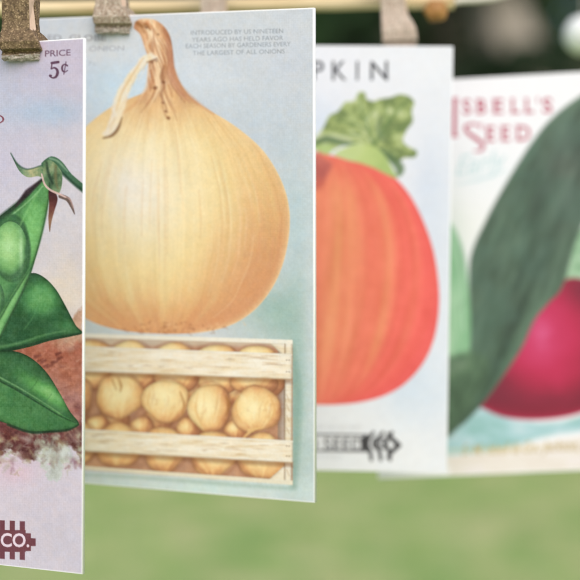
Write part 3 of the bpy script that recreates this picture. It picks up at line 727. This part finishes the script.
    A.text('THE CARD SEED', 228, 437.5, 364, 449.8, k_, .6, bold=.012, slope=.012)
    for xk in (315.5, 326, 336.5, 346.5, 356.5, 366):
        A.stroke([(xk, 436), (xk, 451)], 1.1, k_, .45, cr=False)
    A.fill([(361, 438), (367, 435), (370, 443.5), (366, 452), (361, 449)], k_, 1, 4, cr=False)
    for dx in (0, 9.4, 18.8):
        A.stroke([(373.5 + dx, 432.8), (368.3 + dx, 440), (366 + dx, 444), (370.5 + dx, 452), (371.5 + dx, 460)], [3.2, 4, 4.6, 4, 3.4], k_, .92, id=4, cr=False)
    A.text('CO', 371.5, 438.2, 388, 449.4, k_, .8, bold=.02)
    A.stroke([(388, 434), (393, 440), (399, 445.6), (393, 451), (388, 458)], [3, 4.6, 5, 4.4, 3], k_, 1, id=4, cr=False)
    A.mark(220, 431, 401, 461.5, 4)
    A.text('PACKED BY THE GROWERS OF GOOD SEED', 236, 425.5, 362, 429.5, (196, 194, 196), .7); A.text('FRESH SEED', 300, 455.5, 342, 459, (196, 194, 196), .7)
    print_grain(A, 1.5, 2.4, 4.0, 270)
    edge_white(A, .003, (250, 250, 251))
    return A

def draw_beet():
    A = Art(WID, HGT, [(358.6, 84.5), (612.1, 70.2), (378.0, 479.0), (631.8, 468.3)], 0.00021, (246, 245, 246))
    wash(A, [(480, 170, 40, 26, (238, 243, 244), .7), (470, 225, 30, 26, (242, 244, 236), .8), (452, 300, 14, 80, (206, 222, 206), .7), (560, 200, 60, 30, (238, 240, 238), .6), (600, 120, 40, 60, (244, 244, 244), .7)], 3, 61)
    # water colour pool under the roots
    A.fill([(372, 432), (430, 440), (455, 430), (480, 404), (520, 420), (560, 422), (600, 410), (640, 400), (640, 425), (585, 431), (545, 437), (510, 447), (470, 454), (430, 456), (372, 456)], lambda x, y, d: ramp(fbm(x * .05, y * .1, 9) + .5, [(.2, (148, 192, 188)), (.55, (176, 210, 214)), (.85, (204, 222, 226))]), 1, 4, soft=5)
    A.fill([(372, 457), (470, 456), (560, 440), (640, 430), (640, 476), (372, 490)], lambda x, y, d: ramp(fbm(x * .05, y * .1, 19) + .5, [(.2, (231, 220, 208)), (.55, (236, 228, 218)), (.85, (238, 229, 228))]), .95, soft=4, cr=False)
    # pale pod at the left
    A.fill([(430, 210), (449, 222), (457, 234), (464, 256), (469, 290), (474, 322), (474, 350), (470, 360), (452, 360), (430, 372), (400, 380), (400, 240)], lambda x, y, d: ramp(fbm(x * .09, y * .02, 5) + .5 + (x - 460) * .012, [(.1, (176, 214, 176)), (.5, (146, 194, 150)), (.9, (112, 160, 118))]), 1, 5, soft=4)
    A.stroke([(452, 232), (460, 270), (464, 330)], [2, 3, 2], (196, 226, 196), .7, soft=3)
    # beet root with its tops
    A.fill([(556, 292), (568, 268), (574, 240), (592, 222), (622, 214), (628, 300), (600, 320), (570, 310)], lambda x, y, d: ramp(fbm(x * .06, y * .06, 2) + .5, [(.2, (112, 152, 114)), (.55, (152, 188, 152)), (.85, (182, 208, 178))]), 1, 6, soft=2.5)
    th = np.linspace(0, 2 * np.pi, 48, endpoint=False)
    def root(x, y, d):
        q = np.hypot((x - 543) / 60, (y - 336) / 66)
        n = fbm(x * .05, y * .05, 3)
        c = ramp(q + n * .3, [(0, (214, 86, 130)), (.22, (204, 62, 104)), (.55, (194, 48, 86)), (.85, (174, 42, 72)), (1.15, (134, 36, 56))])
        w = np.exp(-(((x - 492) / 26) ** 2 + ((y - 388) / 20) ** 2)) * .7 + np.exp(-(((x - 585) / 22) ** 2 + ((y - 288) / 18) ** 2)) * .7 + np.exp(-(((x - 545) / 50) ** 2 + ((y - 399) / 11) ** 2)) * .38
        w = np.clip(w, 0, .85)
        c = c * (1 - w[:, None]) + np.array((122, 44, 62)) * w[:, None]
        w = np.exp(-np.clip(d, 0, 30) / 3.) * smooth(395, 412, y) * .8
        return c * (1 - w[:, None]) + np.array((206, 46, 84)) * w[:, None]
    A.fill([(470, 398), (486, 410), (508, 418), (540, 420), (575, 415), (604, 402), (624, 376), (630, 345), (622, 312), (602, 288), (575, 278), (556, 286), (528, 308), (500, 340), (478, 372)], root, 1, 2, soft=2.5)
    # the gherkin's shadow side and body
    def cuke(x, y, d):
        # long soft streaks of green and grey running from stem to tip
        p = (x - 590) * -.405 + (y - 120) * .914; q = (x - 590) * .914 + (y - 120) * .405
        n = fbm(q * .075, p * .014, 12); n2 = fbm(q * .16, p * .05, 13); n3 = fbm(x * .03, y * .03, 14)
        e = np.clip(d / 40, 0, 1)
        c = ramp(.5 + n * 1.3 - (e - .5) * .45, [(-.1, (58, 72, 62)), (.25, (70, 88, 74)), (.55, (84, 105, 88)), (.85, (100, 124, 104)), (1.2, (122, 142, 122))])
        w = smooth(265, 400, y) * .38
        c = c * (1 - w[:, None]) + np.array((64, 88, 68)) * w[:, None]
        w = np.exp(-(((x - 566) / 20) ** 2 + ((y - 165) / 50) ** 2)) * .4
        c = c * (1 - w[:, None]) + np.array((124, 128, 120)) * w[:, None]
        w = np.clip(n3 * 2.2, 0, .4)
        c = c * (1 - w[:, None]) + np.array((86, 114, 100)) * w[:, None]
        return c + (n2 * 22)[:, None]
    A.fill([(640, 72), (600, 84), (580, 96), (562, 109), (546, 124), (532, 142), (520, 160), (506, 183), (493, 206), (483, 226), (475, 243), (470, 260), (469, 285), (471, 325), (468, 362), (458, 372), (440, 380), (420, 420), (418, 450), (440, 442), (456, 430), (470, 418), (486, 400), (505, 374), (522, 348), (535, 320), (549, 303), (563, 286), (577, 240), (592, 210), (620, 180), (650, 150)], cuke, 1, 1, soft=2.5)
    A.fill([(430, 362), (452, 356), (474, 352), (490, 366), (478, 396), (456, 424), (436, 440), (420, 440)], lambda x, y, d: ramp(fbm(x * .12, y * .06, 25) + .5, [(.2, (70, 92, 70)), (.5, (88, 114, 88)), (.85, (112, 140, 106))]), .9, soft=7)
    for p, w in (([(450, 436), (466, 408), (480, 380), (492, 350)], [2, 4, 4, 1]), ([(462, 424), (482, 396), (500, 366)], [1.5, 3, 1])):
        A.stroke(p, w, (60, 80, 62), .6, soft=4)
    for k in range(40):
        tt = random.random(); x0 = 580 - tt * 100 + random.uniform(-26, 26); y0 = 130 + tt * 190 + random.uniform(-26, 26)
        A.stroke([(x0, y0), (x0 - 4, y0 + 8)], [1, 2.4, 1], random.choice([(122, 146, 122), (72, 92, 74)]), .3 if x0 < 585 else 0, soft=3)
    # title
    red = (182, 54, 84)
    A.stroke([(454.6, 99), (454, 135.4)], 4, red, .95, cr=False)
    for yk in (98.6, 136): A.stroke([(451, yk), (458, yk - .2)], 1.6, red, .8, cr=False)
    for ch, a_, b_ in (('S', 462.3, 471), ('B', 476.8, 486), ('E', 493.4, 503.4), ('L', 511.5, 520), ('L', 525.5, 534), ("'", 537, 538.6), ('S', 542.5, 552.5)):
        dy = -(a_ - 462) * .015
        A.text(ch, a_, 99.2 + dy, b_, 113.6 + dy, red, 1, bold=.014)
        if ch in 'BEL': A.stroke([(a_ - 1.4, 113.4 + dy), (a_ + 3, 113.4 + dy)], 1, red, .7, cr=False); A.stroke([(a_ - 1.4, 99.6 + dy), (a_ + 3, 99.6 + dy)], 1, red, .7, cr=False)
    A.stroke([(480, 125.2), (472, 123.8), (465, 127), (468.5, 133), (477, 139), (483, 145), (481, 150), (474, 151)], [1.5, 2.4, 3, 3.6, 4, 3.4, 2.6, 1.2], red, .95)
    A.stroke([(481.5, 123.5), (480, 129)], 1.4, red, .8, cr=False)
    for ch, a_, b_ in (('E', 486.4, 495), ('E', 501.4, 510), ('D', 516.8, 530.5)):
        dy = -(a_ - 486) * .02
        A.text(ch, a_, 126 + dy, b_, 141 + dy, red, 1, bold=.014)
        A.stroke([(a_ - 1.4, 140.6 + dy), (a_ + 3, 140.6 + dy)], 1, red, .7, cr=False); A.stroke([(a_ - 1.4, 126.4 + dy), (a_ + 3, 126.4 + dy)], 1, red, .7, cr=False)
    A.mark(449, 95, 536, 153, 3)
    A.fill([(350, 470), (400, 467), (446, 462), (452, 482), (350, 492)], (255, 255, 255), 1, soft=4, cr=False)  # corner painted whiter to offset the shadow of the pumpkin card
    A.text('Early', 455, 156, 507, 176, (196, 220, 221), .75, slope=-.14, shear=.35, bold=.012)
    A.stroke([(456, 184), (480, 179), (506, 170)], [1, 3, 1.4], (200, 222, 224), .8, soft=2.5)
    gold = (186, 160, 104)
    A.text('S. M. Isbell & Co., Jackson, Mich.', 462, 445.4, 606, 455.8, gold, .85, slope=-.048, shear=.3, bold=.012)
    A.stroke([(449, 451), (500, 449.6), (548, 447)], [2, 3, 1], (226, 208, 150), .5, soft=3)
    A.mark(458, 438, 610, 460, 7)
    edge_white(A, .003, (250, 250, 251))
    return A

# ------------------------------------------------------------------ the cards
def euler_matrix(yaw, pit, rol):
    cy, sy, cp, sp, cr, sr = math.cos(yaw), math.sin(yaw), math.cos(pit), math.sin(pit), math.cos(rol), math.sin(rol)
    return Matrix(((cy, -sy, 0), (sy, cy, 0), (0, 0, 1))) @ Matrix(((1, 0, 0), (0, cp, -sp), (0, sp, cp))) @ Matrix(((cr, 0, sr), (0, 1, 0), (-sr, 0, cr)))

CAM = Vector((0, 0, 1.30))

def build_card(A, corner, ang, parts, label, light, thick=0.0011):
    """parts: list of (id, name, parent id or None, label or None)"""
    M = euler_matrix(*ang)
    W, H = A.W, A.H
    o = CAM + Vector(corner) + M @ Vector((-W / 2, 0, -H))
    root = empty('seed_packet', o, M.to_euler())
    tag(root, label, 'seed packet', 'seed packet cards hanging in a row')
    ny, nx = A.ny, A.nx
    ins = 0.00012
    P = np.stack([(A.u - .5) * (W - 2 * ins), np.zeros_like(A.u), (1 - A.v) * (H - 2 * ins) + ins], -1).reshape(-1, 3)
    cols = np.clip(lin(np.clip(A.c, 3, 255)) / np.array(light), 0.003, 0.93).reshape(-1, 3)
    ids = A.id
    j, i = np.meshgrid(np.arange(nx - 1), np.arange(ny - 1))
    q = np.stack([i * nx + j, (i + 1) * nx + j, (i + 1) * nx + j + 1, i * nx + j + 1], -1).reshape(-1, 4)
    fid = ids[:-1, :-1].reshape(-1)
    def sub(mask):
        f = q[mask]; us, inv = np.unique(f, return_inverse=True)
        return P[us], inv.reshape(-1), np.full(len(f), 4), cols[us]
    known = [p[0] for p in parts]
    # board: rest of the printed front, chamfered rim, sides and back
    v, f, n, c = sub(~np.isin(fid, known))
    rim = []
    for dy, e in ((0.0, ins), (ins, 0.0), (thick - ins, 0.0), (thick, ins)):
        rim.append([(-W / 2 + e, dy, e), (W / 2 - e, dy, e), (W / 2 - e, dy, H - e), (-W / 2 + e, dy, H - e)])
    rim = np.array(rim).reshape(-1, 3); b0 = len(v)
    rf = []
    for r in range(3):
        for k in range(4):
            k2 = (k + 1) % 4
            rf += [b0 + r * 4 + k, b0 + (r + 1) * 4 + k, b0 + (r + 1) * 4 + k2, b0 + r * 4 + k2]
    rf += [b0 + 12, b0 + 15, b0 + 14, b0 + 13]
    v = np.concatenate([v, rim]); c = np.concatenate([c, np.full((16, 3), .88)])
    f = np.concatenate([f, np.array(rf)]); n = np.concatenate([n, np.full(13, 4)])
    raw_obj('card', v, f, n, M_PRINT, root, c)
    made = {}
    for pid, name, par, lab in parts:
        m = fid == pid
        if not m.any(): continue
        ob = raw_obj(name, *[sub(m)[k] for k in (0, 1, 2)], M_PRINT, made.get(par, root), sub(m)[3])
        if lab: ob['label'] = lab
        made[pid] = ob
    return root

LIGHT = dict(pea=(1.16, 1.17, 1.03), onion=(1.12, 1.13, 1.00), pumpkin=(1.38, 1.35, 1.24), beet=(1.25, 1.25, 1.15))     # brightness of each card's place, so the inks keep real-world reflectance

build_card(draw_peas(), (-0.0497, 0.36189, 0.06083), (-0.43476, 0.01655, 0.01401),
           [(1, 'pea_pod_picture', None, None), (2, 'pea_picture', 1, None), (3, 'leaf_picture', None, None), (4, 'soil_picture', None, None), (5, 'lettering', None, 'price lettering'), (7, 'lettering', None, None), (6, 'emblem', None, None)],
           'lilac seed packet card with open green pea pod and 5¢ price', LIGHT['pea'])
build_card(draw_onion(), (0.00611, 0.38697, 0.07282), (-0.36107, 0.08767, 0.02909),
           [(1, 'onion_picture', None, None), (2, 'crate_picture', None, None), (3, 'small_onions_picture', 2, None), (5, 'crate_slat_picture', 2, None), (4, 'lettering', None, None), (6, 'lettering', None, None), (7, 'lettering', None, None)],
           'pale blue seed packet card with huge yellow onion above a slatted crate', LIGHT['onion'], thick=0.0016)
build_card(draw_pumpkin(), (0.04966, 0.45693, 0.07424), (-0.05168, -0.00037, 0.01405),
           [(1, 'pumpkin_picture', None, None), (2, 'leaf_picture', None, None), (3, 'lettering', None, None), (4, 'emblem', None, None)],
           'white seed packet card with orange pumpkin and green leaf', LIGHT['pumpkin'])
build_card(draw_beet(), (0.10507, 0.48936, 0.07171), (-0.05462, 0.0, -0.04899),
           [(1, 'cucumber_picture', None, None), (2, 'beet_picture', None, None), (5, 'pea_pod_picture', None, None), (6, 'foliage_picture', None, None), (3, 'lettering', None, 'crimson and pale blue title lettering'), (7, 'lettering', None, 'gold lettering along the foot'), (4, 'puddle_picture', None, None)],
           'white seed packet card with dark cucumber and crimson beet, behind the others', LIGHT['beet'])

# ------------------------------------------------------------------ clothespins
def prong_bm(side, t, jaw=1.0):
    """side -1 = front prong, +1 = rear; t = half gap at the jaw.  z = 0 at the jaw tip"""
    mm = 0.001
    outer = [(0.0, 1.5), (0.5, 2.0), (1.25, 2.2), (1.6, 1.5), (2.2, 1.7), (2.7, 3.2), (4.4, 3.7), (6.0, 3.2), (7.6, 2.5), (9.5, 2.3), (14, 2.6), (20, 2.9), (25, 2.6), (31, 2.0), (37, 1.3)]
    inner = [(37, 0.2), (31, -0.1), (24, -0.35), (20.5, -0.6), (14.6, -0.6), (13.4, 0.0), (7, 0.0), (0.0, 0.0)]
    lift = lambda z: z * jaw if z <= 8 else z + 8 * (jaw - 1)
    loop = outer + inner
    def xr(z):
        return np.interp(z, [0, 1.0, 1.7, 2.4, 4.2, 6.0, 7.8, 37], [6.0, 6.4, 6.0, 6.9, 6.8, 5.6, 3.8, 3.6])
    def xl(z):
        return np.interp(z, [0, 1, 5, 8, 37], [-3.7, -3.9, -3.9, -3.75, -3.6])
    bm = bmesh.new()
    Lf, Rt = [], []
    for z, d in loop:
        y = side * (t + d * mm)
        Lf.append(bm.verts.new((xl(z) * mm, y, lift(z) * mm))); Rt.append(bm.verts.new((xr(z) * mm, y, lift(z) * mm)))
    n = len(loop)
    for k in range(n):
        k2 = (k + 1) % n
        bm.faces.new((Lf[k], Lf[k2], Rt[k2], Rt[k]))
    bm.faces.new(Lf); bm.faces.new(Rt[::-1])
    bmesh.ops.recalc_face_normals(bm, faces=bm.faces)
    bmesh.ops.bevel(bm, geom=[e for e in bm.edges if len(e.link_faces) == 2 and e.calc_face_angle(0) > 1.0], offset=0.00028, segments=2, affect='EDGES', profile=.6)
    bmesh.ops.triangulate(bm, faces=[f for f in bm.faces if len(f.verts) > 4])
    for _ in range(3):
        bmesh.ops.subdivide_edges(bm, edges=[e for e in bm.edges if e.calc_length() > 0.0007], cuts=1, use_grid_fill=True)
    bm.normal_update()
    for v in bm.verts:                              # chipped, crumbly surface, worst along the tip
        k = 0.00006 + (0.00042 if v.co.z < 0.0019 * jaw else 0.00005 if v.co.z < .007 * jaw else 0)
        v.co += v.normal * (noise.fractal(v.co * 800, 1, 2, 4) * k + noise.noise(v.co * 2600) * k * .6)
    return bm

def tube_bm(pts, r, seg=8):
    bm = bmesh.new(); rings = []
    P = [Vector(p) for p in pts]
    for k, p in enumerate(P):
        tg = (P[min(k + 1, len(P) - 1)] - P[max(k - 1, 0)]).normalized()
        a = Vector((0, 0, 1)) if abs(tg.z) < .9 else Vector((1, 0, 0))
        u = tg.cross(a).normalized(); w = tg.cross(u)
        rr = r[k] if isinstance(r, (list, tuple)) else r
        rings.append([bm.verts.new(p + (u * math.cos(2 * math.pi * s / seg) + w * math.sin(2 * math.pi * s / seg)) * rr) for s in range(seg)])
    for A_, B_ in zip(rings, rings[1:]):
        for s in range(seg):
            bm.faces.new((A_[s], A_[(s + 1) % seg], B_[(s + 1) % seg], B_[s]))
    bm.faces.new(rings[0]); bm.faces.new(rings[-1][::-1])
    return bm

def make_pin(loc, ang, label, front, rear, thick=0.0011, scale=1.0, jaw=1.0):
    root = empty('clothespin', loc, euler_matrix(*ang).to_euler())
    root.scale = (scale,) * 3
    tag(root, label, 'clothespin', 'wooden clothespins holding the cards')
    t = thick / 2 / scale
    p = mesh_obj('prong', prong_bm(-1, t, jaw), front, root)
    p.data.materials.append(M_PINWOOD)
    for f in p.data.polygons:                       # bare wood on the side cheek
        if f.normal.x > .55 and f.center.z > 0.0074 and f.center.x > 0: f.material_index = 1
    mesh_obj('prong', prong_bm(1, t, jaw), rear, root)
    pts = []
    for k in range(61):                             # coil and its two arms
        a = k / 60 * 2 * math.pi * 3
        pts.append((-.0042 + .0084 * k / 60, math.cos(a) * .0021, .0215 + 8e-3 * (jaw - 1) + math.sin(a) * .0021))
    pts = [(-.0042, -.0034 - t, .0275), (-.0042, -.0034 - t, .0240)] + pts + [(.0042, .0034 + t, .0240), (.0042, .0034 + t, .0275)]
    mesh_obj('spring', tube_bm(pts, .00045, 6), M_STEEL, root, True)
    return root

F = 1500.0
def at(px, py, Y):
    return CAM + Vector(((px - 290) / F * Y, Y, (290 - py) / F * Y))

def on_card(corner, ang, u, v, dy):
    """point u metres left of and v metres below the top right corner of a card, dy behind its face"""
    return CAM + Vector(corner) + euler_matrix(*ang) @ Vector((-u, dy, -v))

PEA = ((-0.0497, 0.36189, 0.06083), (-0.43476, 0.01655, 0.01401))
ONI = ((0.00611, 0.38697, 0.07282), (-0.36107, 0.08767, 0.02909))
PUM = ((0.04966, 0.45693, 0.07424), (-0.05168, -0.00037, 0.01405))
BEE = ((0.10507, 0.48936, 0.07171), (-0.05462, 0.0, -0.04899))
make_pin(on_card(*PEA, 0.0188, 0.0047, 0.00055), (-0.27, 0.0166, 0.014), 'rough dark brown clothespin gripping the pea pod card', M_PIN, M_PIN)
make_pin(on_card(*ONI, 0.0588, 0.0050, 0.0008), (-0.24, 0.06, 0.04), 'rough tan clothespin gripping the onion card', M_PIN_MID, M_PIN_MID, 0.0016)
make_pin(on_card(*PUM, 0.0172, 0.0022, 0.0065), (-0.05, 0.0, -0.06), 'pale pinkish clothespin at the back of the pumpkin card, under the bamboo stick', M_PIN_PALE, M_PIN_PALE, jaw=1.7)
make_pin(on_card(*PUM, 0.0735, 0.0035, 0.00055), (-0.05, 0.0, 0.02), 'pinkish brown clothespin whose end shows just above the onion card', M_PIN_PALE, M_PIN_PALE, jaw=1.5)

# ------------------------------------------------------------------ bamboo stick, twine, white highlight ball
def stick():
    a, b = at(-260, 12.0, .478), at(454, 2.6, .478)
    root = empty('bamboo_stick', a)
    tag(root, 'thin tan bamboo stick lying level behind the clothespins', 'stick')
    n = 60; d = b - a
    pts, rr = [], []
    for k in range(n + 1):
        t = k / n
        pts.append(d * t + Vector((0, 0, .0003 * math.sin(t * 9))))
        node = sum(math.exp(-((t - c) / .006) ** 2) for c in (.18, .41, .64, .84))
        rr.append(.00235 + .0003 * node + .00008 * math.sin(t * 40))
    mesh_obj('shaft', tube_bm(pts, rr, 14), M_STICK, root, True)
    # amber stub of a cut side shoot near the end
    c = at(436, 11, .4755) - a
    bm = bmesh.new(); bmesh.ops.create_icosphere(bm, subdivisions=3, radius=.0037)
    for v in bm.verts:
        k = 1 + .12 * math.sin(v.co.x * 1500 + 1) * math.cos(v.co.z * 1200)
        v.co = Vector((v.co.x * k * 1.0, v.co.y * k * .8, v.co.z * k * .95)) + c
    mesh_obj('stub', bm, M_KNOT, root, True)
stick()

def twine():
    pts = [at(452, 2.6, .478), at(460, 1.0, .482), at(475, 0.5, .49), at(492, -1.5, .50), at(520, -10, .52), at(640, -60, .60), at(900, -160, .80)]
    P = [Vector(p) for p in curve([tuple(p) for p in pts], 6, False)] if False else pts
    o = P[0].copy()
    ob = mesh_obj('twine', tube_bm([p - o for p in P], .0011, 8), M_TWINE, None, True); ob.location = o
    tag(ob, 'pale twine running up to the right from the end of the bamboo stick', 'twine')
twine()

def ball():
    c = at(583, 35, .64); r = .0082  # ball and its thread are added in place of a soft disc of light
    root = empty('highlight_ball', c - Vector((0, 0, r)))
    tag(root, 'round white ball added as a blurred highlight at the right edge above the beet card', 'ball')
    bm = bmesh.new(); bmesh.ops.create_icosphere(bm, subdivisions=4, radius=r)
    for v in bm.verts:
        v.co = v.co * (1 + .02 * math.sin(v.co.x * 900) * math.sin(v.co.z * 1100)) + Vector((0, 0, r))
    mesh_obj('highlight_sphere', bm, M_BALL, root, True)
    mesh_obj('added_thread', tube_bm([(0, 0, 2 * r - .0005), (.0004, 0, 2 * r + .03), (0, 0, 2 * r + .12)], .0004, 6), M_TWINE, root, True)
ball()

# ------------------------------------------------------------------ lawn, shrubs and trees
def mat_lawn():
    m, nt, b = new_mat('lawn')
    L = nt.links
    tc = N(nt, 'ShaderNodeTexCoord')
    n = N(nt, 'ShaderNodeTexNoise', Scale=2.4, Detail=3.0, Roughness=.55); L.new(tc.outputs['Object'], n.inputs['Vector'])
    r = ramp_node(nt, [(0.36, LAWN[0]), (0.5, LAWN[1]), (0.65, LAWN[2])]); L.new(n.outputs['Fac'], r.inputs['Fac'])
    L.new(r.outputs['Color'], b.inputs['Base Color']); b.inputs['Roughness'].default_value = .9; b.inputs['Specular IOR Level'].default_value = .1
    return m
LAWN = [(0.215, 0.345, 0.115), (0.315, 0.405, 0.16), (0.46, 0.46, 0.255)]
M_LAWN = mat_lawn()

bm = bmesh.new()
bmesh.ops.create_grid(bm, x_segments=60, y_segments=60, size=150)
g = mesh_obj('lawn', bm, M_LAWN); tag(g, 'light green mown lawn far behind the cards', kind='structure')

def grass():
    n = 60000
    x = RNG.uniform(-5, 5, n); y = RNG.uniform(4.5, 13, n)
    a = RNG.uniform(0, 2 * np.pi, n); h = RNG.uniform(.03, .08, n); w = RNG.uniform(.003, .006, n)
    lx, ly = RNG.normal(0, .02, n), RNG.normal(0, .02, n)
    v = np.stack([np.stack([x - np.cos(a) * w, y - np.sin(a) * w, np.zeros(n)], 1), np.stack([x + np.cos(a) * w, y + np.sin(a) * w, np.zeros(n)], 1), np.stack([x + lx, y + ly, h], 1)], 1).reshape(-1, 3)
    o = raw_obj('grass', v, np.arange(3 * n), np.full(n, 3), M_LAWN)
    tag(o, 'short pale green grass of the lawn', 'grass', kind='stuff')
grass()

M_LEAF = [mat_noise('dark_leaf', [(0.3, (0.016, 0.040, 0.011)), (0.7, (0.042, 0.095, 0.026))], 3.0, bump=0, rough=.6),
          mat_noise('olive_leaf', [(0.3, (0.06, 0.070, 0.042)), (0.7, (0.14, 0.155, 0.095))], 3.0, bump=0, rough=.6),
          mat_noise('black_green_leaf', [(0.3, (0.008, 0.018, 0.007)), (0.7, (0.022, 0.044, 0.016))], 3.0, bump=0, rough=.6)]
M_BARK = mat_noise('grey_brown_bark', [(0.3, (0.24, 0.205, 0.17)), (0.7, (0.44, 0.39, 0.33))], 9.0, stretch=(1, 1, .3), bump=.5, dist=.02)
M_STEM = mat_noise('dark_bark', [(0.3, (0.03, 0.024, 0.018)), (0.7, (0.08, 0.062, 0.046))], 9.0, stretch=(1, 1, .3), bump=.5, dist=.02)

def leaves(name, blobs, n, size, mat, parent):
    """leaf-sized faces scattered through uneven lumps"""
    V, Fc = [], []
    per = [b[3] * b[4] * b[5] for b in blobs]; tot = sum(per)
    for (bx, by, bz, rx, ry, rz), p in zip(blobs, per):
        k = max(40, int(n * p / tot))
        d = RNG.normal(size=(k, 3)); d /= np.linalg.norm(d, axis=1)[:, None]
        r = RNG.uniform(.45, 1.06, k)[:, None] ** .6
        c = d * r * np.array([rx, ry, rz]) + np.array([bx, by, bz])
        a = RNG.normal(size=(k, 3)); a /= np.linalg.norm(a, axis=1)[:, None]
        b_ = np.cross(a, RNG.normal(size=(k, 3))); b_ /= np.linalg.norm(b_, axis=1)[:, None]
        s = RNG.uniform(.6, 1.3, k)[:, None] * size
        V.append(np.stack([c - a * s, c + b_ * s * .45, c + a * s, c - b_ * s * .45], 1).reshape(-1, 3))
    V = np.concatenate(V); n = len(V) // 4
    return raw_obj(name, V, np.arange(4 * n), np.full(n, 4), mat, parent)

def tree(x, y, h, rad, mat, label, n=5000, size=.11, lean=0.0, bark=None, low=0.18, group='trees and shrubs beyond the lawn', cat='tree', r0=.13):
    root = empty('tree' if cat == 'tree' else 'shrub', (x, y, 0))
    tag(root, label, cat, group)
    pts = [(lean * t * h + .04 * math.sin(t * 7 + x), .03 * math.sin(t * 5), t * h * .86) for t in np.linspace(0, 1, 9)]
    mesh_obj('trunk' if cat == 'tree' else 'stem', tube_bm(pts, [r0 * (1.15 - .85 * t) for t in np.linspace(0, 1, 9)], 10), bark or M_STEM, root, True)
    blobs = []
    rr = random.Random(int(x * 31 + y * 7))
    for k in range(15):
        a = rr.uniform(0, 6.28); q = rr.uniform(.15, .75) * rad; z = rr.uniform(low + .08, .92)
        s = rad * rr.uniform(.30, .55) * (1.15 - abs(z - .5) * .7)
        blobs.append((lean * z * h + math.cos(a) * q, math.sin(a) * q, z * h, s, s, s * rr.uniform(.7, 1.0)))
    leaves('crown' if cat == 'tree' else 'foliage', blobs, n, size, mat, root)
    return root

tree(-3.4, 17, 5.4, 1.9, M_LEAF[0], 'dark green tree at the far left, just over the pea card', 6000)
tree(-0.9, 18, 5.8, 2.0, M_LEAF[0], 'dark green tree over the onion card, mostly hidden', 6000)
tree(0.75, 16, 5.2, 1.5, M_LEAF[0], 'deep green tree seen between the stick and the pumpkin card', 6000)
tree(0.95, 14.6, 4.6, .62, M_LEAF[2], 'near black green tree right of the pale clothespin', 5000)
tree(1.75, 17.0, 5.6, .9, M_LEAF[1], 'olive tree between the pale leaning trunk and the pumpkin card', 7000)
tree(4.3, 17.5, 5.6, 1.7, M_LEAF[0], 'dark green tree at the top right, behind the white highlight ball', 6000)
tree(3.42, 15.5, 5.6, .9, M_LEAF[1], 'olive grey tree with a thick pale leaning trunk over the beet card', 900, lean=-.26, bark=M_BARK, low=.72, r0=.66)
for x, y, h, r, m_, lab in ((1.95, 13.2, 3.55, .8, 2, 'dark shrub right of the pumpkin card, at the foot of the pale trunk'), (3.0, 13.6, 3.15, .8, 1, 'olive shrub in front of the trees above the beet card'), (3.7, 15.8, 4.6, 1.0, 1, 'tall olive shrub beside the white highlight ball'), (-2.0, 15, 3.6, 1.2, 0, 'dark shrub hidden behind the left cards')):
    tree(x, y, h, r, M_LEAF[m_], lab, 4500, .085, cat='shrub', r0=.05, low=.05)
# far wood closing the view
blobs = [(random.uniform(-16, 16), random.uniform(24, 29), random.uniform(.5, 6.5), 2.2, 1.6, 1.7) for _ in range(110)]
w = leaves('distant_wood', blobs, 30000, .30, M_LEAF[2], None); tag(w, 'dark mass of trees closing off the garden', 'wood', kind='stuff')

# ------------------------------------------------------------------ light, sky, camera
SUN_EL, SUN_AZ = 44, 166            # degrees; azimuth measured from +Y towards +X
world = bpy.data.worlds.new('World'); sc.world = world; world.use_nodes = True
nt = world.node_tree
bg = nt.nodes['Background']
sky = nt.nodes.new('ShaderNodeTexSky'); sky.sky_type = 'NISHITA'; sky.sun_disc = False
sky.sun_elevation = RAD(SUN_EL); sky.sun_rotation = RAD(SUN_AZ)
sky.air_density = 1.0; sky.dust_density = 3.0; sky.ozone_density = 0.6
nt.links.new(sky.outputs['Color'], bg.inputs['Color'])
bg.inputs['Strength'].default_value = 0.15
sl = bpy.data.lights.new('sun', 'SUN'); sl.energy = 2.4; sl.angle = RAD(70); sl.color = (1.0, .97, .92)
so = link(bpy.data.objects.new('sun', sl))
dirv = Vector((math.sin(RAD(SUN_AZ)) * math.cos(RAD(SUN_EL)), math.cos(RAD(SUN_AZ)) * math.cos(RAD(SUN_EL)), math.sin(RAD(SUN_EL))))
so.rotation_euler = dirv.to_track_quat('Z', 'Y').to_euler(); so.location = (2, -2, 5)

cd = bpy.data.cameras.new('camera'); cam = link(bpy.data.objects.new('camera', cd))
cam.location = CAM; cam.rotation_euler = (RAD(90), 0, 0)
cd.sensor_width = 36; cd.lens = 36 * F / 580
cd.clip_start = .01; cd.clip_end = 1000
cd.dof.use_dof = True; cd.dof.focus_distance = .376
cd.dof.aperture_fstop = 9.5
sc.camera = cam
sc.view_settings.view_transform = 'Standard'; sc.view_settings.look = 'None'; sc.view_settings.exposure = 0; sc.view_settings.gamma = 1
sc.cycles.use_denoising = True
